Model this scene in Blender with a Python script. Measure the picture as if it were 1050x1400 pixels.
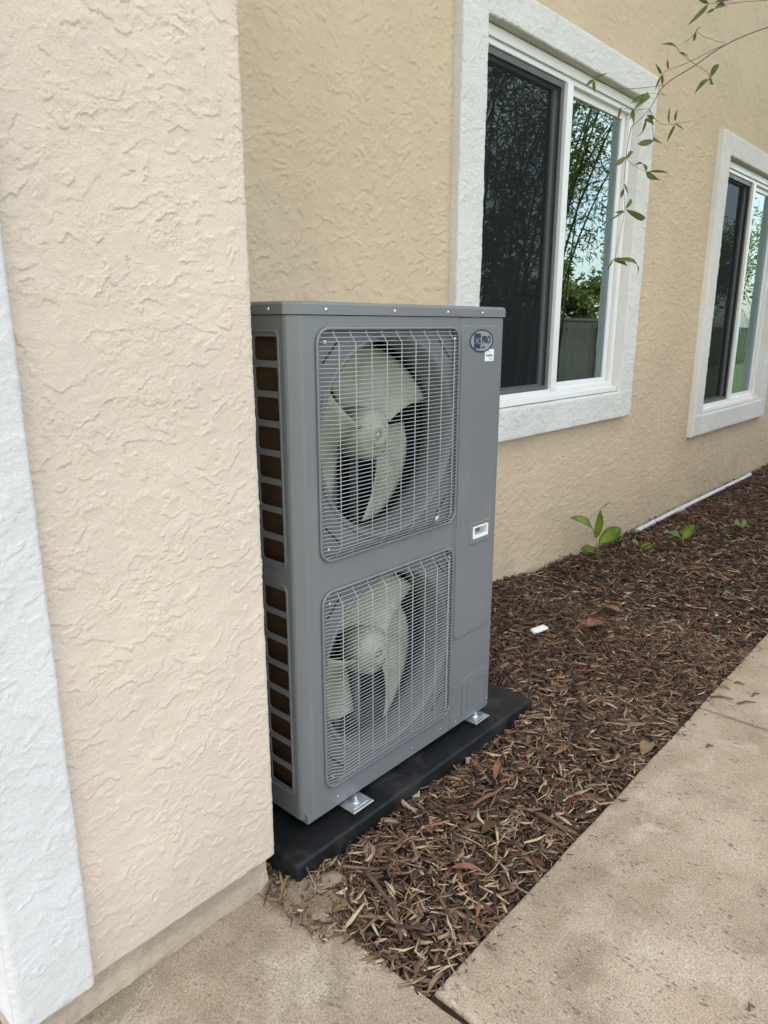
import bpy, bmesh, math, random
import numpy as np
from mathutils import Vector, Matrix, noise as mnoise

for o in list(bpy.data.objects): bpy.data.objects.remove(o)
S = bpy.context.scene
COL = S.collection
R_ = math.radians
random.seed(7)
rng = np.random.default_rng(11)

# ------------------------------------------------------------------ camera
FPX = 985.77
CAM = np.array([0.0, -1.25, 1.37])
ROT = np.array([[0.668803983, -0.186184515, 0.719747566],
                [-0.743438396, -0.168488258, 0.647233388],
                [0.000764179, -0.967960244, -0.251102335]])   # world <- camera(right, down, forward)
cd = bpy.data.cameras.new('camera'); cam = bpy.data.objects.new('camera', cd); COL.objects.link(cam)
cd.sensor_fit = 'VERTICAL'; cd.sensor_height = 24.0; cd.lens = FPX / 1400 * 24.0
cd.clip_start = 0.02; cd.clip_end = 2000
M = Matrix.Identity(4)
for i in range(3):
    M[i][0] = ROT[i][0]; M[i][1] = -ROT[i][1]; M[i][2] = -ROT[i][2]; M[i][3] = CAM[i]
cam.matrix_world = M
S.camera = cam
S.render.resolution_x = 768; S.render.resolution_y = 1024

# ------------------------------------------------------------------ world, sun, exposure
SUN_EL, SUN_AZ = 52, 12          # the sun stands behind the house (+Y, a little to +X)
W = bpy.data.worlds.new('World'); S.world = W; W.use_nodes = True
nt = W.node_tree; nt.nodes.clear()
sky = nt.nodes.new('ShaderNodeTexSky'); sky.sky_type = 'NISHITA'; sky.sun_disc = False
sky.sun_elevation = R_(SUN_EL); sky.sun_rotation = R_(SUN_AZ); sky.dust_density = 1.2; sky.air_density = 1.0
tc = nt.nodes.new('ShaderNodeTexCoord'); mp = nt.nodes.new('ShaderNodeMapping'); mp.inputs['Scale'].default_value = (1, 1, 2.6)
nz = nt.nodes.new('ShaderNodeTexNoise'); nz.inputs['Scale'].default_value = 2.2; nz.inputs['Detail'].default_value = 7; nz.inputs['Roughness'].default_value = .58
rp = nt.nodes.new('ShaderNodeValToRGB'); rp.color_ramp.elements[0].position = .44; rp.color_ramp.elements[1].position = .68
mx = nt.nodes.new('ShaderNodeMix'); mx.data_type = 'RGBA'; # thin bright cloud, brighter overhead than at the horizon as a real cloud layer is
sx3 = nt.nodes.new('ShaderNodeSeparateXYZ'); el = nt.nodes.new('ShaderNodeMapRange'); el.inputs[1].default_value = 0.0; el.inputs[2].default_value = 1.0; el.inputs[3].default_value = .42; el.inputs[4].default_value = 1.55
cl = nt.nodes.new('ShaderNodeVectorMath'); cl.operation = 'SCALE'; cl.inputs[0].default_value = (11.0, 10.4, 9.5)
nt.links.new(tc.outputs['Generated'], sx3.inputs[0]); nt.links.new(sx3.outputs[2], el.inputs[0]); nt.links.new(el.outputs[0], cl.inputs[3]); nt.links.new(cl.outputs[0], mx.inputs[7])
bg = nt.nodes.new('ShaderNodeBackground'); bg.inputs[1].default_value = .14
ow = nt.nodes.new('ShaderNodeOutputWorld')
L = nt.links.new
L(tc.outputs['Generated'], mp.inputs[0]); L(mp.outputs[0], nz.inputs['Vector']); L(nz.outputs[0], rp.inputs[0])
L(rp.outputs[0], mx.inputs[0]); L(sky.outputs[0], mx.inputs[6]); L(mx.outputs[2], bg.inputs[0]); L(bg.outputs[0], ow.inputs[0])
sd = bpy.data.lights.new('sun', 'SUN'); so = bpy.data.objects.new('sun', sd); COL.objects.link(so)
sd.energy = 2.5; sd.angle = R_(.5); sd.color = (1, .94, .85)
so.rotation_euler = (R_(-(90 - SUN_EL)), 0, R_(-SUN_AZ)); so.location = (0, 6, 12)
vs = S.view_settings
vs.view_transform = 'Standard'; vs.look = 'None'; vs.gamma = 1; vs.use_curve_mapping = False
vs.exposure = 2.0

# ------------------------------------------------------------------ helpers
def px(u, v, axis, val):
    """the point of the place seen at photograph pixel (u, v) on the plane axis = val"""
    r = ROT @ np.array([u - 525.0, v - 700.0, FPX]); t = (val - CAM[axis]) / r[axis]
    return Vector(CAM + r * t)

def link(name, me, mat=None, parent=None, smooth=False):
    o = bpy.data.objects.new(name, me); COL.objects.link(o)
    if mat is not None and not me.materials: me.materials.append(mat)
    if smooth:
        me.polygons.foreach_set('use_smooth', [True] * len(me.polygons))
    if parent is not None: o.parent = parent
    return o
def bobj(name, bm, mat=None, parent=None, smooth=False):
    bmesh.ops.recalc_face_normals(bm, faces=bm.faces[:])
    me = bpy.data.meshes.new(name); bm.to_mesh(me); bm.free()
    return link(name, me, mat, parent, smooth)
def tag(o, label, cat, group=None):
    o['label'] = label; o['category'] = cat
    if group: o['group'] = group
    return o
def empty(name, loc=(0, 0, 0)):
    o = bpy.data.objects.new(name, None); COL.objects.link(o); o.location = loc; o.empty_display_size = .1
    return o
def box(bm, a, b, bev=0.0, seg=2):
    x0, y0, z0 = a; x1, y1, z1 = b
    r = bmesh.ops.create_cube(bm, size=1.0)
    for v in r['verts']:
        v.co = Vector(((x0 + x1) / 2 + v.co.x * (x1 - x0), (y0 + y1) / 2 + v.co.y * (y1 - y0), (z0 + z1) / 2 + v.co.z * (z1 - z0)))
    if bev > 0:
        es = list({e for v in r['verts'] for e in v.link_edges})
        bmesh.ops.bevel(bm, geom=es, offset=bev, segments=seg, affect='EDGES', profile=.5)
def boxobj(name, a, b, mat, parent=None, bev=0.0, seg=2):
    bm = bmesh.new(); box(bm, a, b, bev, seg); return bobj(name, bm, mat, parent)
def tube(bm, pts, rad, n=6, cap=True, closed=False):
    pts = [Vector(p) for p in pts]; N = len(pts)
    rads = rad if isinstance(rad, (list, tuple)) else [rad] * N
    rings = []; ref = None
    for i, p in enumerate(pts):
        if closed: t = pts[(i + 1) % N] - pts[i - 1]
        else: t = pts[min(i + 1, N - 1)] - pts[max(i - 1, 0)]
        t.normalize()
        if ref is None: ref = Vector((0, 0, 1)) if abs(t.z) < .9 else Vector((0, 1, 0))
        a = ref - t * ref.dot(t)
        if a.length < 1e-5: a = t.orthogonal()
        a.normalize(); b = t.cross(a); ref = a
        rings.append([bm.verts.new(p + (a * math.cos(2 * math.pi * k / n) + b * math.sin(2 * math.pi * k / n)) * rads[i]) for k in range(n)])
    for i in range(N if closed else N - 1):
        A, B = rings[i], rings[(i + 1) % N]
        for k in range(n): bm.faces.new((A[k], A[(k + 1) % n], B[(k + 1) % n], B[k]))
    if cap and not closed:
        bm.faces.new(rings[0][::-1]); bm.faces.new(rings[-1])
def rrect(x0, x1, z0, z1, r, n=6):
    """rounded rectangle outline, counter-clockwise"""
    pts = []
    for cx, cz, a0 in ((x1 - r, z1 - r, 0), (x0 + r, z1 - r, 90), (x0 + r, z0 + r, 180), (x1 - r, z0 + r, 270)):
        for k in range(n + 1):
            a = R_(a0 + 90 * k / n); pts.append((cx + r * math.cos(a), cz + r * math.sin(a)))
    return pts
def circle(cx, cz, r, n=48):
    return [(cx + r * math.cos(2 * math.pi * k / n), cz + r * math.sin(2 * math.pi * k / n)) for k in range(n)]
def plate(name, outer, holes, f, t, mat, parent=None, bev=0.0, seg=2):
    """flat plate with openings; f maps (a, b, depth) to world, t = thickness"""
    bm = bmesh.new(); es = []
    for loop in [outer] + holes:
        vs_ = [bm.verts.new((a, b, 0)) for a, b in loop]
        for i in range(len(vs_)): es.append(bm.edges.new((vs_[i], vs_[(i + 1) % len(vs_)])))
    bmesh.ops.triangle_fill(bm, edges=es, use_beauty=True, use_dissolve=False, normal=(0, 0, 1))
    if t:
        r = bmesh.ops.extrude_face_region(bm, geom=bm.faces[:])
        for g in r['geom']:
            if isinstance(g, bmesh.types.BMVert): g.co.z = t
    if bev:
        e0 = [e for e in bm.edges if e.verts[0].co.z < 1e-6 and e.verts[1].co.z < 1e-6 and e.is_manifold and e.calc_face_angle(0) > .5]
        bmesh.ops.bevel(bm, geom=e0, offset=bev, segments=seg, affect='EDGES', profile=.5)
    for v in bm.verts: v.co = Vector(f(v.co.x, v.co.y, v.co.z))
    return bobj(name, bm, mat, parent)

# ------------------------------------------------------------------ materials
class NM:
    def __init__(s, name):
        s.m = bpy.data.materials.new(name); s.m.use_nodes = True; s.t = s.m.node_tree; s.t.nodes.clear()
        s.out = s.n('ShaderNodeOutputMaterial')
    def n(s, typ, **kw):
        nd = s.t.nodes.new(typ)
        for k, v in kw.items(): setattr(nd, k, v)
        return nd
    def set(s, nd, key, val):
        if isinstance(val, bpy.types.NodeSocket): s.t.links.new(val, nd.inputs[key])
        else: nd.inputs[key].default_value = val
        return nd
    def co(s, scale=(1, 1, 1), loc=(0, 0, 0), rot=(0, 0, 0), kind='Object'):
        t = s.n('ShaderNodeTexCoord'); mp = s.n('ShaderNodeMapping')
        s.t.links.new(t.outputs[kind], mp.inputs[0])
        mp.inputs['Scale'].default_value = scale; mp.inputs['Location'].default_value = loc; mp.inputs['Rotation'].default_value = rot
        return mp.outputs[0]
    def noise(s, vec, scale, detail=3, rough=.5, dist=0.0):
        nd = s.n('ShaderNodeTexNoise'); s.set(nd, 'Vector', vec); s.set(nd, 'Scale', scale); s.set(nd, 'Detail', detail); s.set(nd, 'Roughness', rough); s.set(nd, 'Distortion', dist)
        return nd.outputs[0]
    def vor(s, vec, scale, feature='F1', rand=1.0):
        nd = s.n('ShaderNodeTexVoronoi', feature=feature); s.set(nd, 'Vector', vec); s.set(nd, 'Scale', scale); s.set(nd, 'Randomness', rand)
        return nd.outputs[0]
    def ramp(s, fac, lo, hi, a=0.0, b=1.0, interp='SMOOTHSTEP'):
        nd = s.n('ShaderNodeMapRange', interpolation_type=interp)
        s.set(nd, 0, fac); s.set(nd, 1, lo); s.set(nd, 2, hi); s.set(nd, 3, a); s.set(nd, 4, b)
        return nd.outputs[0]
    def math(s, op, a, b=0.0):
        nd = s.n('ShaderNodeMath', operation=op); s.set(nd, 0, a); s.set(nd, 1, b); return nd.outputs[0]
    def mix(s, fac, a, b, blend='MIX'):
        nd = s.n('ShaderNodeMix', data_type='RGBA', blend_type=blend); s.set(nd, 0, fac)
        for k, v in ((6, a), (7, b)):
            if not isinstance(v, bpy.types.NodeSocket): v = (*v, 1)[:4]
            s.set(nd, k, v)
        return nd.outputs[2]
    def bump(s, h, strength=.5, dist=.01, normal=None):
        nd = s.n('ShaderNodeBump'); s.set(nd, 'Height', h); s.set(nd, 'Strength', strength); s.set(nd, 'Distance', dist)
        if normal is not None: s.t.links.new(normal, nd.inputs['Normal'])
        return nd.outputs[0]
    def bsdf(s, col, rough=.6, metal=0.0, spec=.5, normal=None, **kw):
        b = s.n('ShaderNodeBsdfPrincipled')
        s.set(b, 'Base Color', col if isinstance(col, bpy.types.NodeSocket) else (*col, 1)[:4])
        s.set(b, 'Roughness', rough); s.set(b, 'Metallic', metal); s.set(b, 'Specular IOR Level', spec)
        if normal is not None: s.t.links.new(normal, b.inputs['Normal'])
        for k, v in kw.items(): s.set(b, k, v)
        s.t.links.new(b.outputs[0], s.out.inputs[0]); s.b = b
        return s.m

def stucco(name, col, dirt_shade, grain=.5, lace=0.0, low_dirt=.35, fs=330):
    """paint on stucco; the trowelled relief itself is geometry (see relief) except on the small window surrounds"""
    m = NM(name)
    v = m.co()
    fine = m.noise(v, fs, 3, .7)
    h = m.math('MULTIPLY', fine, .5)
    if lace:
        n1 = m.noise(m.co(scale=(1, 1, 1.4)), 34, 5, .62, .6)
        h = m.math('ADD', h, m.math('MULTIPLY', m.ramp(n1, .50, .535), lace)); h = m.math('ADD', h, m.math('MULTIPLY', m.ramp(n1, .60, .62), lace * .7))
    nrm = m.bump(h, grain, .0035 * 330 / fs)
    n = m.noise(v, 2.1, 6, .66)
    c = m.mix(m.ramp(n, .3, .7), col, tuple(x * .90 for x in col))
    c = m.mix(m.ramp(fine, .27, .46, .50, 0), c, dirt_shade)  # grit shading put into the colour at the low spots of the grain
    c = m.mix(m.ramp(m.noise(v, 190, 2, .5), .58, .70, 0, .30), c, tuple(min(.85, x * 1.18) for x in col))
    sep = m.n('ShaderNodeSeparateXYZ'); m.t.links.new(v, sep.inputs[0])
    low = m.math('MULTIPLY', m.ramp(sep.outputs[2], .06, .40, 1, 0), m.ramp(n, .35, .6))
    c = m.mix(m.math('MULTIPLY', low, low_dirt), c, dirt_shade)
    return m.bsdf(c, .9, spec=.22, normal=nrm)

def plain(name, col, rough=.5, metal=0.0, var=.06, nscale=30, spec=.5, bumps=0.0, **kw):
    m = NM(name)
    n = m.noise(m.co(), nscale, 4, .6)
    c = m.mix(n, tuple(x * (1 - var) for x in col), tuple(min(1, x * (1 + var)) for x in col))
    nrm = m.bump(m.noise(m.co(), nscale * 12, 2), bumps, .001) if bumps else None
    r = m.ramp(m.noise(m.co(), nscale * .4, 3), .3, .7, rough - .06, rough + .06)
    return m.bsdf(c, r, metal, spec, nrm, **kw)

def concrete(name, base, stain, pale, pink, speck=.5, seed=0.0, moss=.5):
    m = NM(name); v = m.co(loc=(seed, seed, 0))
    c = m.mix(m.ramp(m.noise(v, 3.2, 8, .72), .36, .62), base, stain)
    c = m.mix(m.math('MULTIPLY', m.ramp(m.noise(m.co(loc=(seed + 5, 2, 0)), 5.5, 8, .7, .5), .50, .66), .75), c, pale)
    c = m.mix(m.math('MULTIPLY', m.ramp(m.noise(m.co(loc=(seed + 9, 4, 0)), 2.4, 6, .6), .54, .70), .7), c, pink)
    c = m.mix(m.math('MULTIPLY', m.ramp(m.noise(m.co(loc=(seed + 3, 7, 0)), 3.6, 7, .68), .55, .70), moss), c, (.125, .105, .06))
    g = m.noise(v, 170, 5, .75)
    c = m.mix(m.ramp(g, .42, .62, .0, .80), c, tuple(x * .48 for x in base))
    c = m.mix(m.math('MULTIPLY', m.ramp(m.noise(m.co(loc=(seed + 1, 11, 0)), 1.7, 9, .74), .48, .64), .60), c, (.17, .125, .08))
    c = m.mix(m.ramp(m.noise(v, 300, 3, .7), .54, .66, 0, .55), c, tuple(min(.8, x * 1.7) for x in base))
    # pits, stretched along the broom direction
    pv = m.co(scale=(2.3, 1.0, 1), loc=(seed, 0, 0), rot=(0, 0, R_(8)))
    d = m.vor(pv, 40); gate = m.ramp(m.noise(v, 13, 5, .7), .46, .60)
    pit = m.math('MULTIPLY', m.ramp(d, .14, .34, 1, 0), gate)
    d2 = m.vor(pv, 95); pit2 = m.math('MULTIPLY', m.ramp(d2, .16, .36, 1, 0), m.ramp(m.noise(v, 19, 5, .7), .50, .60))
    pp = m.math('MAXIMUM', pit, m.math('MULTIPLY', pit2, .8))
    c = m.mix(m.math('MULTIPLY', pp, speck), c, (.055, .045, .034))
    h = m.math('SUBTRACT', m.math('ADD', m.math('MULTIPLY', g, .5), m.math('MULTIPLY', m.noise(v, 12, 4), .8)), m.math('MULTIPLY', pp, 1.2))
    return m.bsdf(c, .88, spec=.3, normal=m.bump(h, .55, .0035))

M_WALL = stucco('wall_stucco', (.62, .485, .322), (.38, .31, .21), .9, fs=170)
M_BUMP = stucco('projecting_wall_stucco', (.62, .515, .41), (.42, .35, .27), .9)
M_TRIM = stucco('white_trim_stucco', (.76, .73, .66), (.50, .47, .41), 1.5, fs=150)
M_TRIMC = stucco('white_corner_stucco', (.62, .605, .58), (.45, .43, .40), .9)
M_FOOT = stucco('painted_footing', (.56, .465, .35), (.32, .255, .18), .9, .3, .7)
M_VINYL = plain('white_vinyl', (.76, .75, .71), .35, var=.03, nscale=8)
M_SCRF = plain('grey_screen_frame', (.10, .10, .095), .5)
def m_grey():
    m = NM('grey_painted_steel')
    n = m.noise(m.co(), 4, 7, .7); streak = m.noise(m.co(scale=(26, 26, .9)), 1.0, 5, .65)
    c = m.mix(n, (.142, .147, .147), (.156, .161, .160))
    dust = m.math('MULTIPLY', m.ramp(n, .42, .72), m.ramp(streak, .38, .7))
    c = m.mix(m.math('MULTIPLY', dust, .22), c, (.27, .255, .225))
    return m.bsdf(c, m.ramp(dust, 0, 1, .33, .62), spec=.5, normal=m.bump(m.noise(m.co(), 90, 2), .10, .001))
M_GREY = m_grey()
M_GREYD = plain('grey_plastic_shroud', (.135, .14, .138), .5, var=.05, nscale=9)
M_WIRE = plain('coated_wire', (.27, .278, .275), .36, var=.05, nscale=20)
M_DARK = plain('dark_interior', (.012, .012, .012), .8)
M_WHITE = plain('white_plastic', (.72, .72, .68), .35, var=.02)
M_ZINC = plain('galvanised_steel', (.50, .53, .55), .38, metal=.85, var=.22, nscale=45)
M_SCREW = plain('bright_screw', (.62, .62, .62), .28, metal=1.0)
M_NAVY = plain('navy_print', (.012, .018, .055), .4)
M_BADGE = plain('badge_grey', (.235, .235, .25), .3, var=.02)
M_PRINT = plain('violet_print', (.10, .09, .30), .5)
M_PVC = plain('grey_white_pvc', (.52, .52, .50), .45, var=.10, nscale=14)
M_BLACK = plain('black_plastic', (.02, .02, .02), .5)

def m_fan():
    m = NM('cream_translucent_plastic')
    c = m.mix(m.ramp(m.noise(m.co(), 7, 5, .65), .3, .7), (.38, .38, .285), (.26, .265, .18))
    return m.bsdf(c, .45, spec=.4)
M_FAN = m_fan()
def m_coil():
    m = NM('copper_brown_coil_fins')
    w = m.n('ShaderNodeTexWave', bands_direction='Y'); m.set(w, 'Vector', m.co()); m.set(w, 'Scale', 170.0)
    c = m.mix(m.ramp(m.noise(m.co(), 9, 4), .3, .7), (.13, .064, .018), (.07, .032, .010))
    c = m.mix(w.outputs[1], c, (.02, .012, .006))
    return m.bsdf(c, .55, .3, normal=m.bump(w.outputs[1], .5, .002))
M_COIL = m_coil()
def m_pad():
    m = NM('black_equipment_pad')
    dust = m.math('MULTIPLY', m.ramp(m.noise(m.co(), 6, 6, .7), .42, .75), .50)
    c = m.mix(dust, (.006, .0065, .007), (.05, .05, .045))
    sp = m.ramp(m.vor(m.co(), 90), .05, .13, 1, 0); sp = m.math('MULTIPLY', sp, m.ramp(m.noise(m.co(), 14, 3), .50, .62))
    c = m.mix(m.math('MULTIPLY', sp, .6), c, (.25, .23, .19))
    r = m.ramp(dust, 0, .3, .46, .75)
    return m.bsdf(c, r, spec=.25, normal=m.bump(m.noise(m.co(), 300, 3), .25, .001))
M_PAD = m_pad()
def m_glass(name, ior, tint, rough=0.0):
    m = NM(name)
    fr = m.n('ShaderNodeFresnel'); m.set(fr, 'IOR', ior)
    wob = m.bump(m.noise(m.co(scale=(1, 1, .6)), 1.3, 2), .05, .02)
    m.t.links.new(wob, fr.inputs['Normal'])
    gl = m.n('ShaderNodeBsdfGlossy'); m.set(gl, 'Color', (.78, .97, 1.0, 1)); m.set(gl, 'Roughness', rough); m.t.links.new(wob, gl.inputs['Normal'])
    tr = m.n('ShaderNodeBsdfTransparent'); m.set(tr, 'Color', (*tint, 1))
    mx = m.n('ShaderNodeMixShader'); m.t.links.new(fr.outputs[0], mx.inputs[0]); m.t.links.new(tr.outputs[0], mx.inputs[1]); m.t.links.new(gl.outputs[0], mx.inputs[2])
    m.t.links.new(mx.outputs[0], m.out.inputs[0]); return m.m
M_GLASS = m_glass('window_glass', 3.4, (.50, .57, .53))
def m_screen():
    m = NM('insect_screen_mesh')
    d = m.n('ShaderNodeBsdfDiffuse'); m.set(d, 'Color', (.022, .023, .024, 1))
    tr = m.n('ShaderNodeBsdfTransparent')
    mx = m.n('ShaderNodeMixShader'); m.set(mx, 0, .64); m.t.links.new(tr.outputs[0], mx.inputs[1]); m.t.links.new(d.outputs[0], mx.inputs[2])
    m.t.links.new(mx.outputs[0], m.out.inputs[0]); return m.m
M_SCREEN = m_screen()
def m_leaf(name, c1, c2, trans=.35, nscale=20):
    m = NM(name)
    oi = m.n('ShaderNodeObjectInfo')
    c = m.mix(m.ramp(m.noise(m.co(), nscale, 3), .35, .65), c1, c2)
    d = m.n('ShaderNodeBsdfPrincipled'); m.set(d, 'Base Color', c); m.set(d, 'Roughness', .45); m.set(d, 'Specular IOR Level', .35)
    t = m.n('ShaderNodeBsdfTranslucent'); m.set(t, 'Color', m.mix(.5, c, tuple(min(1, x * 1.8) for x in c2)))
    mx = m.n('ShaderNodeMixShader'); m.set(mx, 0, trans); m.t.links.new(d.outputs[0], mx.inputs[1]); m.t.links.new(t.outputs[0], mx.inputs[2])
    m.t.links.new(mx.outputs[0], m.out.inputs[0]); return m.m
M_LEAF = m_leaf('bamboo_leaf', (.125, .185, .038), (.24, .29, .07), .42)
M_LEAFY = m_leaf('young_green_leaf', (.15, .26, .03), (.30, .40, .055), .35, 12)
M_TREE = m_leaf('tree_leaf', (.09, .12, .03), (.17, .19, .055), .3)
M_LEAFD = m_leaf('dark_leaf', (.03, .07, .02), (.07, .13, .03))
M_DRY = m_leaf('dry_leaf_tan', (.42, .30, .17), (.30, .20, .11), .15, 40)
M_DRYP = m_leaf('dry_leaf_pink', (.46, .24, .17), (.34, .16, .10), .15, 40)
M_DRYB = m_leaf('dry_leaf_brown', (.20, .12, .06), (.12, .07, .035), .1, 40)
M_STEM = plain('brown_stem', (.10, .07, .045), .6, var=.3)
M_CULM = plain('bamboo_culm', (.09, .12, .035), .4, var=.3, nscale=9)
M_FENCE = plain('weathered_grey_green_boards', (.52, .55, .50), .7, var=.22, nscale=7)
M_IRON = plain('black_iron', (.02, .02, .02), .5)
M_ROOF = plain('roof_tiles', (.24, .13, .08), .8, var=.3)
M_TRUNK = plain('bark', (.10, .075, .05), .85, var=.4, nscale=14)
def m_mulch():
    m = NM('shredded_bark')
    a = m.n('ShaderNodeVertexColor'); a.layer_name = 'chip'
    f = m.noise(m.co(), 140, 4, .65)
    c = m.mix(m.ramp(f, .3, .7, .15, .85), a.outputs[0], (.5, .5, .5), 'MULTIPLY')
    c = m.mix(.35, c, a.outputs[0])
    return m.bsdf(c, .8, spec=.3, normal=m.bump(m.noise(m.co(), 400, 3, .6), .5, .0015))
M_MULCH = m_mulch()
def m_soil(name, a, b, sc=20):
    m = NM(name)
    c = m.mix(m.ramp(m.noise(m.co(), sc, 8, .7), .35, .65), a, b)
    return m.bsdf(c, .95, spec=.2, normal=m.bump(m.noise(m.co(), sc * 4, 6, .7), .9, .01))
M_SOIL = m_soil('dark_soil', (.030, .020, .014), (.055, .038, .026), 60)
M_EARTH = m_soil('bare_earth', (.10, .08, .055), (.16, .125, .085), 9)
M_LAWN = m_soil('lawn', (.05, .075, .025), (.10, .125, .045), 4)
M_PATIO = concrete('patio_concrete', (.36, .295, .205), (.215, .17, .11), (.46, .42, .33), (.31, .215, .155), .40, 3.0, .75)
M_WALK = concrete('sidewalk_concrete', (.41, .335, .240), (.29, .228, .15), (.47, .405, .315), (.40, .275, .185), .62, 0.0, .65)

# ------------------------------------------------------------------ trowelled stucco relief (heights in millimetres)
def _grid(seed):
    g=np.random.default_rng(seed); a=g.uniform(0,2*np.pi,(256,256)); return np.cos(a),np.sin(a)
def perlin(x,y,seed):
    gx,gy=_grid(seed); xi=np.floor(x).astype(int); yi=np.floor(y).astype(int); fx=x-xi; fy=y-yi
    u=fx*fx*fx*(fx*(fx*6-15)+10); v=fy*fy*fy*(fy*(fy*6-15)+10)
    def d(i,j):
        a=(xi+i)&255; b=(yi+j)&255; return gx[a,b]*(fx-i)+gy[a,b]*(fy-j)
    return (d(0,0)*(1-u)+d(1,0)*u)*(1-v)+(d(0,1)*(1-u)+d(1,1)*u)*v
def fbm(x,y,seed,o=4,r=.5):
    s=0;a=1;t=0
    for k in range(o): s=s+a*perlin(x*2**k+17.3*k,y*2**k+9.1*k,seed+k); t+=a; a*=r
    return s/t*1.6
def sst(x,a,b):
    t=np.clip((x-a)/(b-a),0,1); return t*t*(3-2*t)
def saw(t,w=.16):
    f=t-np.floor(t)           # slow rise then sudden drop, drop width w
    return np.where(f<1-w, (f/(1-w))**1.4, (1-f)/w)
def relief(u,v,seed,ang=0.0,lace=1.0,grain=1.0):
    """height in mm"""
    c,s=np.cos(ang),np.sin(ang); uu=u+.07*fbm(u*2.2,v*2.2,seed+31,2); vv=v+.07*fbm(u*2.2+7,v*2.2,seed+33,2); p=uu*c+vv*s; q=-uu*s+vv*c
    wx=fbm(u*20,v*20,seed+50,5,.68)*.022; wy=fbm(u*20+50,v*20,seed+60,5,.68)*.022
    p=p+wx; q=q+wy
    n1=fbm(p*6.0,q*8.5,seed,3,.42); n2=fbm(p*15+3,q*20,seed+10,3,.45); n3=fbm(p*30,q*40,seed+20,2,.5)
    m1=sst(fbm(u*9,v*11,seed+30,3,.55),-.30,.20); m2=sst(fbm(u*5+9,v*6,seed+40,3,.55),-.18,.25); m3=sst(fbm(u*4+2,v*5,seed+45,3,.5),-.05,.3)
    h=1.7*m1*saw(n1*1.8-q*4.5,.016)+1.0*m2*saw(n2*1.6-q*9,.05)+.6*m3*saw(n3*1.5-q*13,.10)
    h*=lace
    h+=grain*(.22*fbm(u*120,v*150,seed+70,3,.7)*(.5+m2)+.6*fbm(u*3,v*3,seed+80,2))
    g1=perlin(u*190,v*190,seed+91); h+=grain*(.9*np.maximum(0,g1-.22)-.8*np.maximum(0,-g1-.34))   # sand grains and pinholes
    h+=grain*.22*fbm(p*40,q*260,seed+90,2,.5)*(1-m2)     # trowel drag lines
    return h

def gridmesh(name, X, Y, Z, mat, keep=None, parent=None):
    """mesh object from 2-D arrays of coordinates; keep masks the cells"""
    r, c = X.shape; idx = np.arange(r * c).reshape(r, c)
    F = np.stack([idx[:-1, :-1], idx[:-1, 1:], idx[1:, 1:], idx[1:, :-1]], -1).reshape(-1, 4)
    V = np.stack([X, Y, Z], -1).reshape(-1, 3)
    if keep is not None:
        F = F[keep.reshape(-1)]; used = np.unique(F); mp_ = np.full(r * c, -1); mp_[used] = np.arange(len(used)); F = mp_[F]; V = V[used]
    me = bpy.data.meshes.new(name); me.vertices.add(len(V)); me.vertices.foreach_set('co', V.reshape(-1).astype(np.float32))
    me.loops.add(F.size); me.loops.foreach_set('vertex_index', F.reshape(-1).astype(np.int32)); me.polygons.add(len(F)); me.polygons.foreach_set('loop_start', np.arange(0, F.size, 4, dtype=np.int32))
    me.update()                                  # left faceted: the facets are about as fine as the sand in the plaster
    return link(name, me, mat, parent)

# ------------------------------------------------------------------ ground
WY = .70                                    # face of the main wall
g = bobj('ground', (lambda bm: (bmesh.ops.create_grid(bm, x_segments=2, y_segments=2, size=600), bm)[1])(bmesh.new()), M_LAWN)
g.location = (0, 0, -.16); g['kind'] = 'structure'

def slab(name, x0, x1, y0, y1, mat, parent, z=0.0, step=.05, rad=.007, jit=.0035, seed=0):
    """cast slab with a softly worn, uneven arris"""
    nx = max(2, int((x1 - x0) / step)); ny = max(2, int((y1 - y0) / step)); bm = bmesh.new()
    xs = [x0, x0 + rad * .35, x0 + rad] + list(np.linspace(x0 + rad, x1 - rad, nx)[1:-1]) + [x1 - rad, x1 - rad * .35, x1]
    ys = [y0, y0 + rad * .35, y0 + rad] + list(np.linspace(y0 + rad, y1 - rad, ny)[1:-1]) + [y1 - rad, y1 - rad * .35, y1]
    def prof(t, a, b):
        d = min(t - a, b - t)
        return 0 if d >= rad - 1e-6 else -(rad - math.sqrt(max(0, rad ** 2 - (rad - d) ** 2)))
    V = []
    for x in xs:
        row = []
        for y in ys:
            dz = max(-rad, prof(x, x0, x1) + prof(y, y0, y1))
            e = min(x - x0, x1 - x, y - y0, y1 - y); k = 1.0 if e < rad + 1e-6 else .25
            nv = mnoise.noise_vector(Vector((x * 9 + seed, y * 9, seed))) * jit * k + mnoise.noise_vector(Vector((x * 31, y * 31 + seed, 3))) * jit * .5 * k
            row.append(bm.verts.new((x + nv.x, y + nv.y, z + dz + nv.z * .35)))
        V.append(row)
    for i in range(len(xs) - 1):
        for j in range(len(ys) - 1): bm.faces.new((V[i][j], V[i + 1][j], V[i + 1][j + 1], V[i][j + 1]))
    rim = [V[i][0] for i in range(len(xs))] + [V[-1][j] for j in range(1, len(ys))] + [V[i][-1] for i in range(len(xs) - 2, -1, -1)] + [V[0][j] for j in range(len(ys) - 2, 0, -1)]
    low = [bm.verts.new((v.co.x, v.co.y, -.11)) for v in rim]
    for i in range(len(rim)): bm.faces.new((rim[i], low[i], low[(i + 1) % len(rim)], rim[(i + 1) % len(rim)]))
    o = bobj(name, bm, mat, parent, True)
    return o
pat = slab('patio', -2.2, .968, -2.4, .02, M_PATIO, None, 0, .05, .009, .005, 2); pat['kind'] = 'structure'
walk = boxobj('sidewalk', (.960, -1.72, -.14), (30, -.506, -.013), M_SOIL); walk['kind'] = 'structure'
xj = .984
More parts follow.
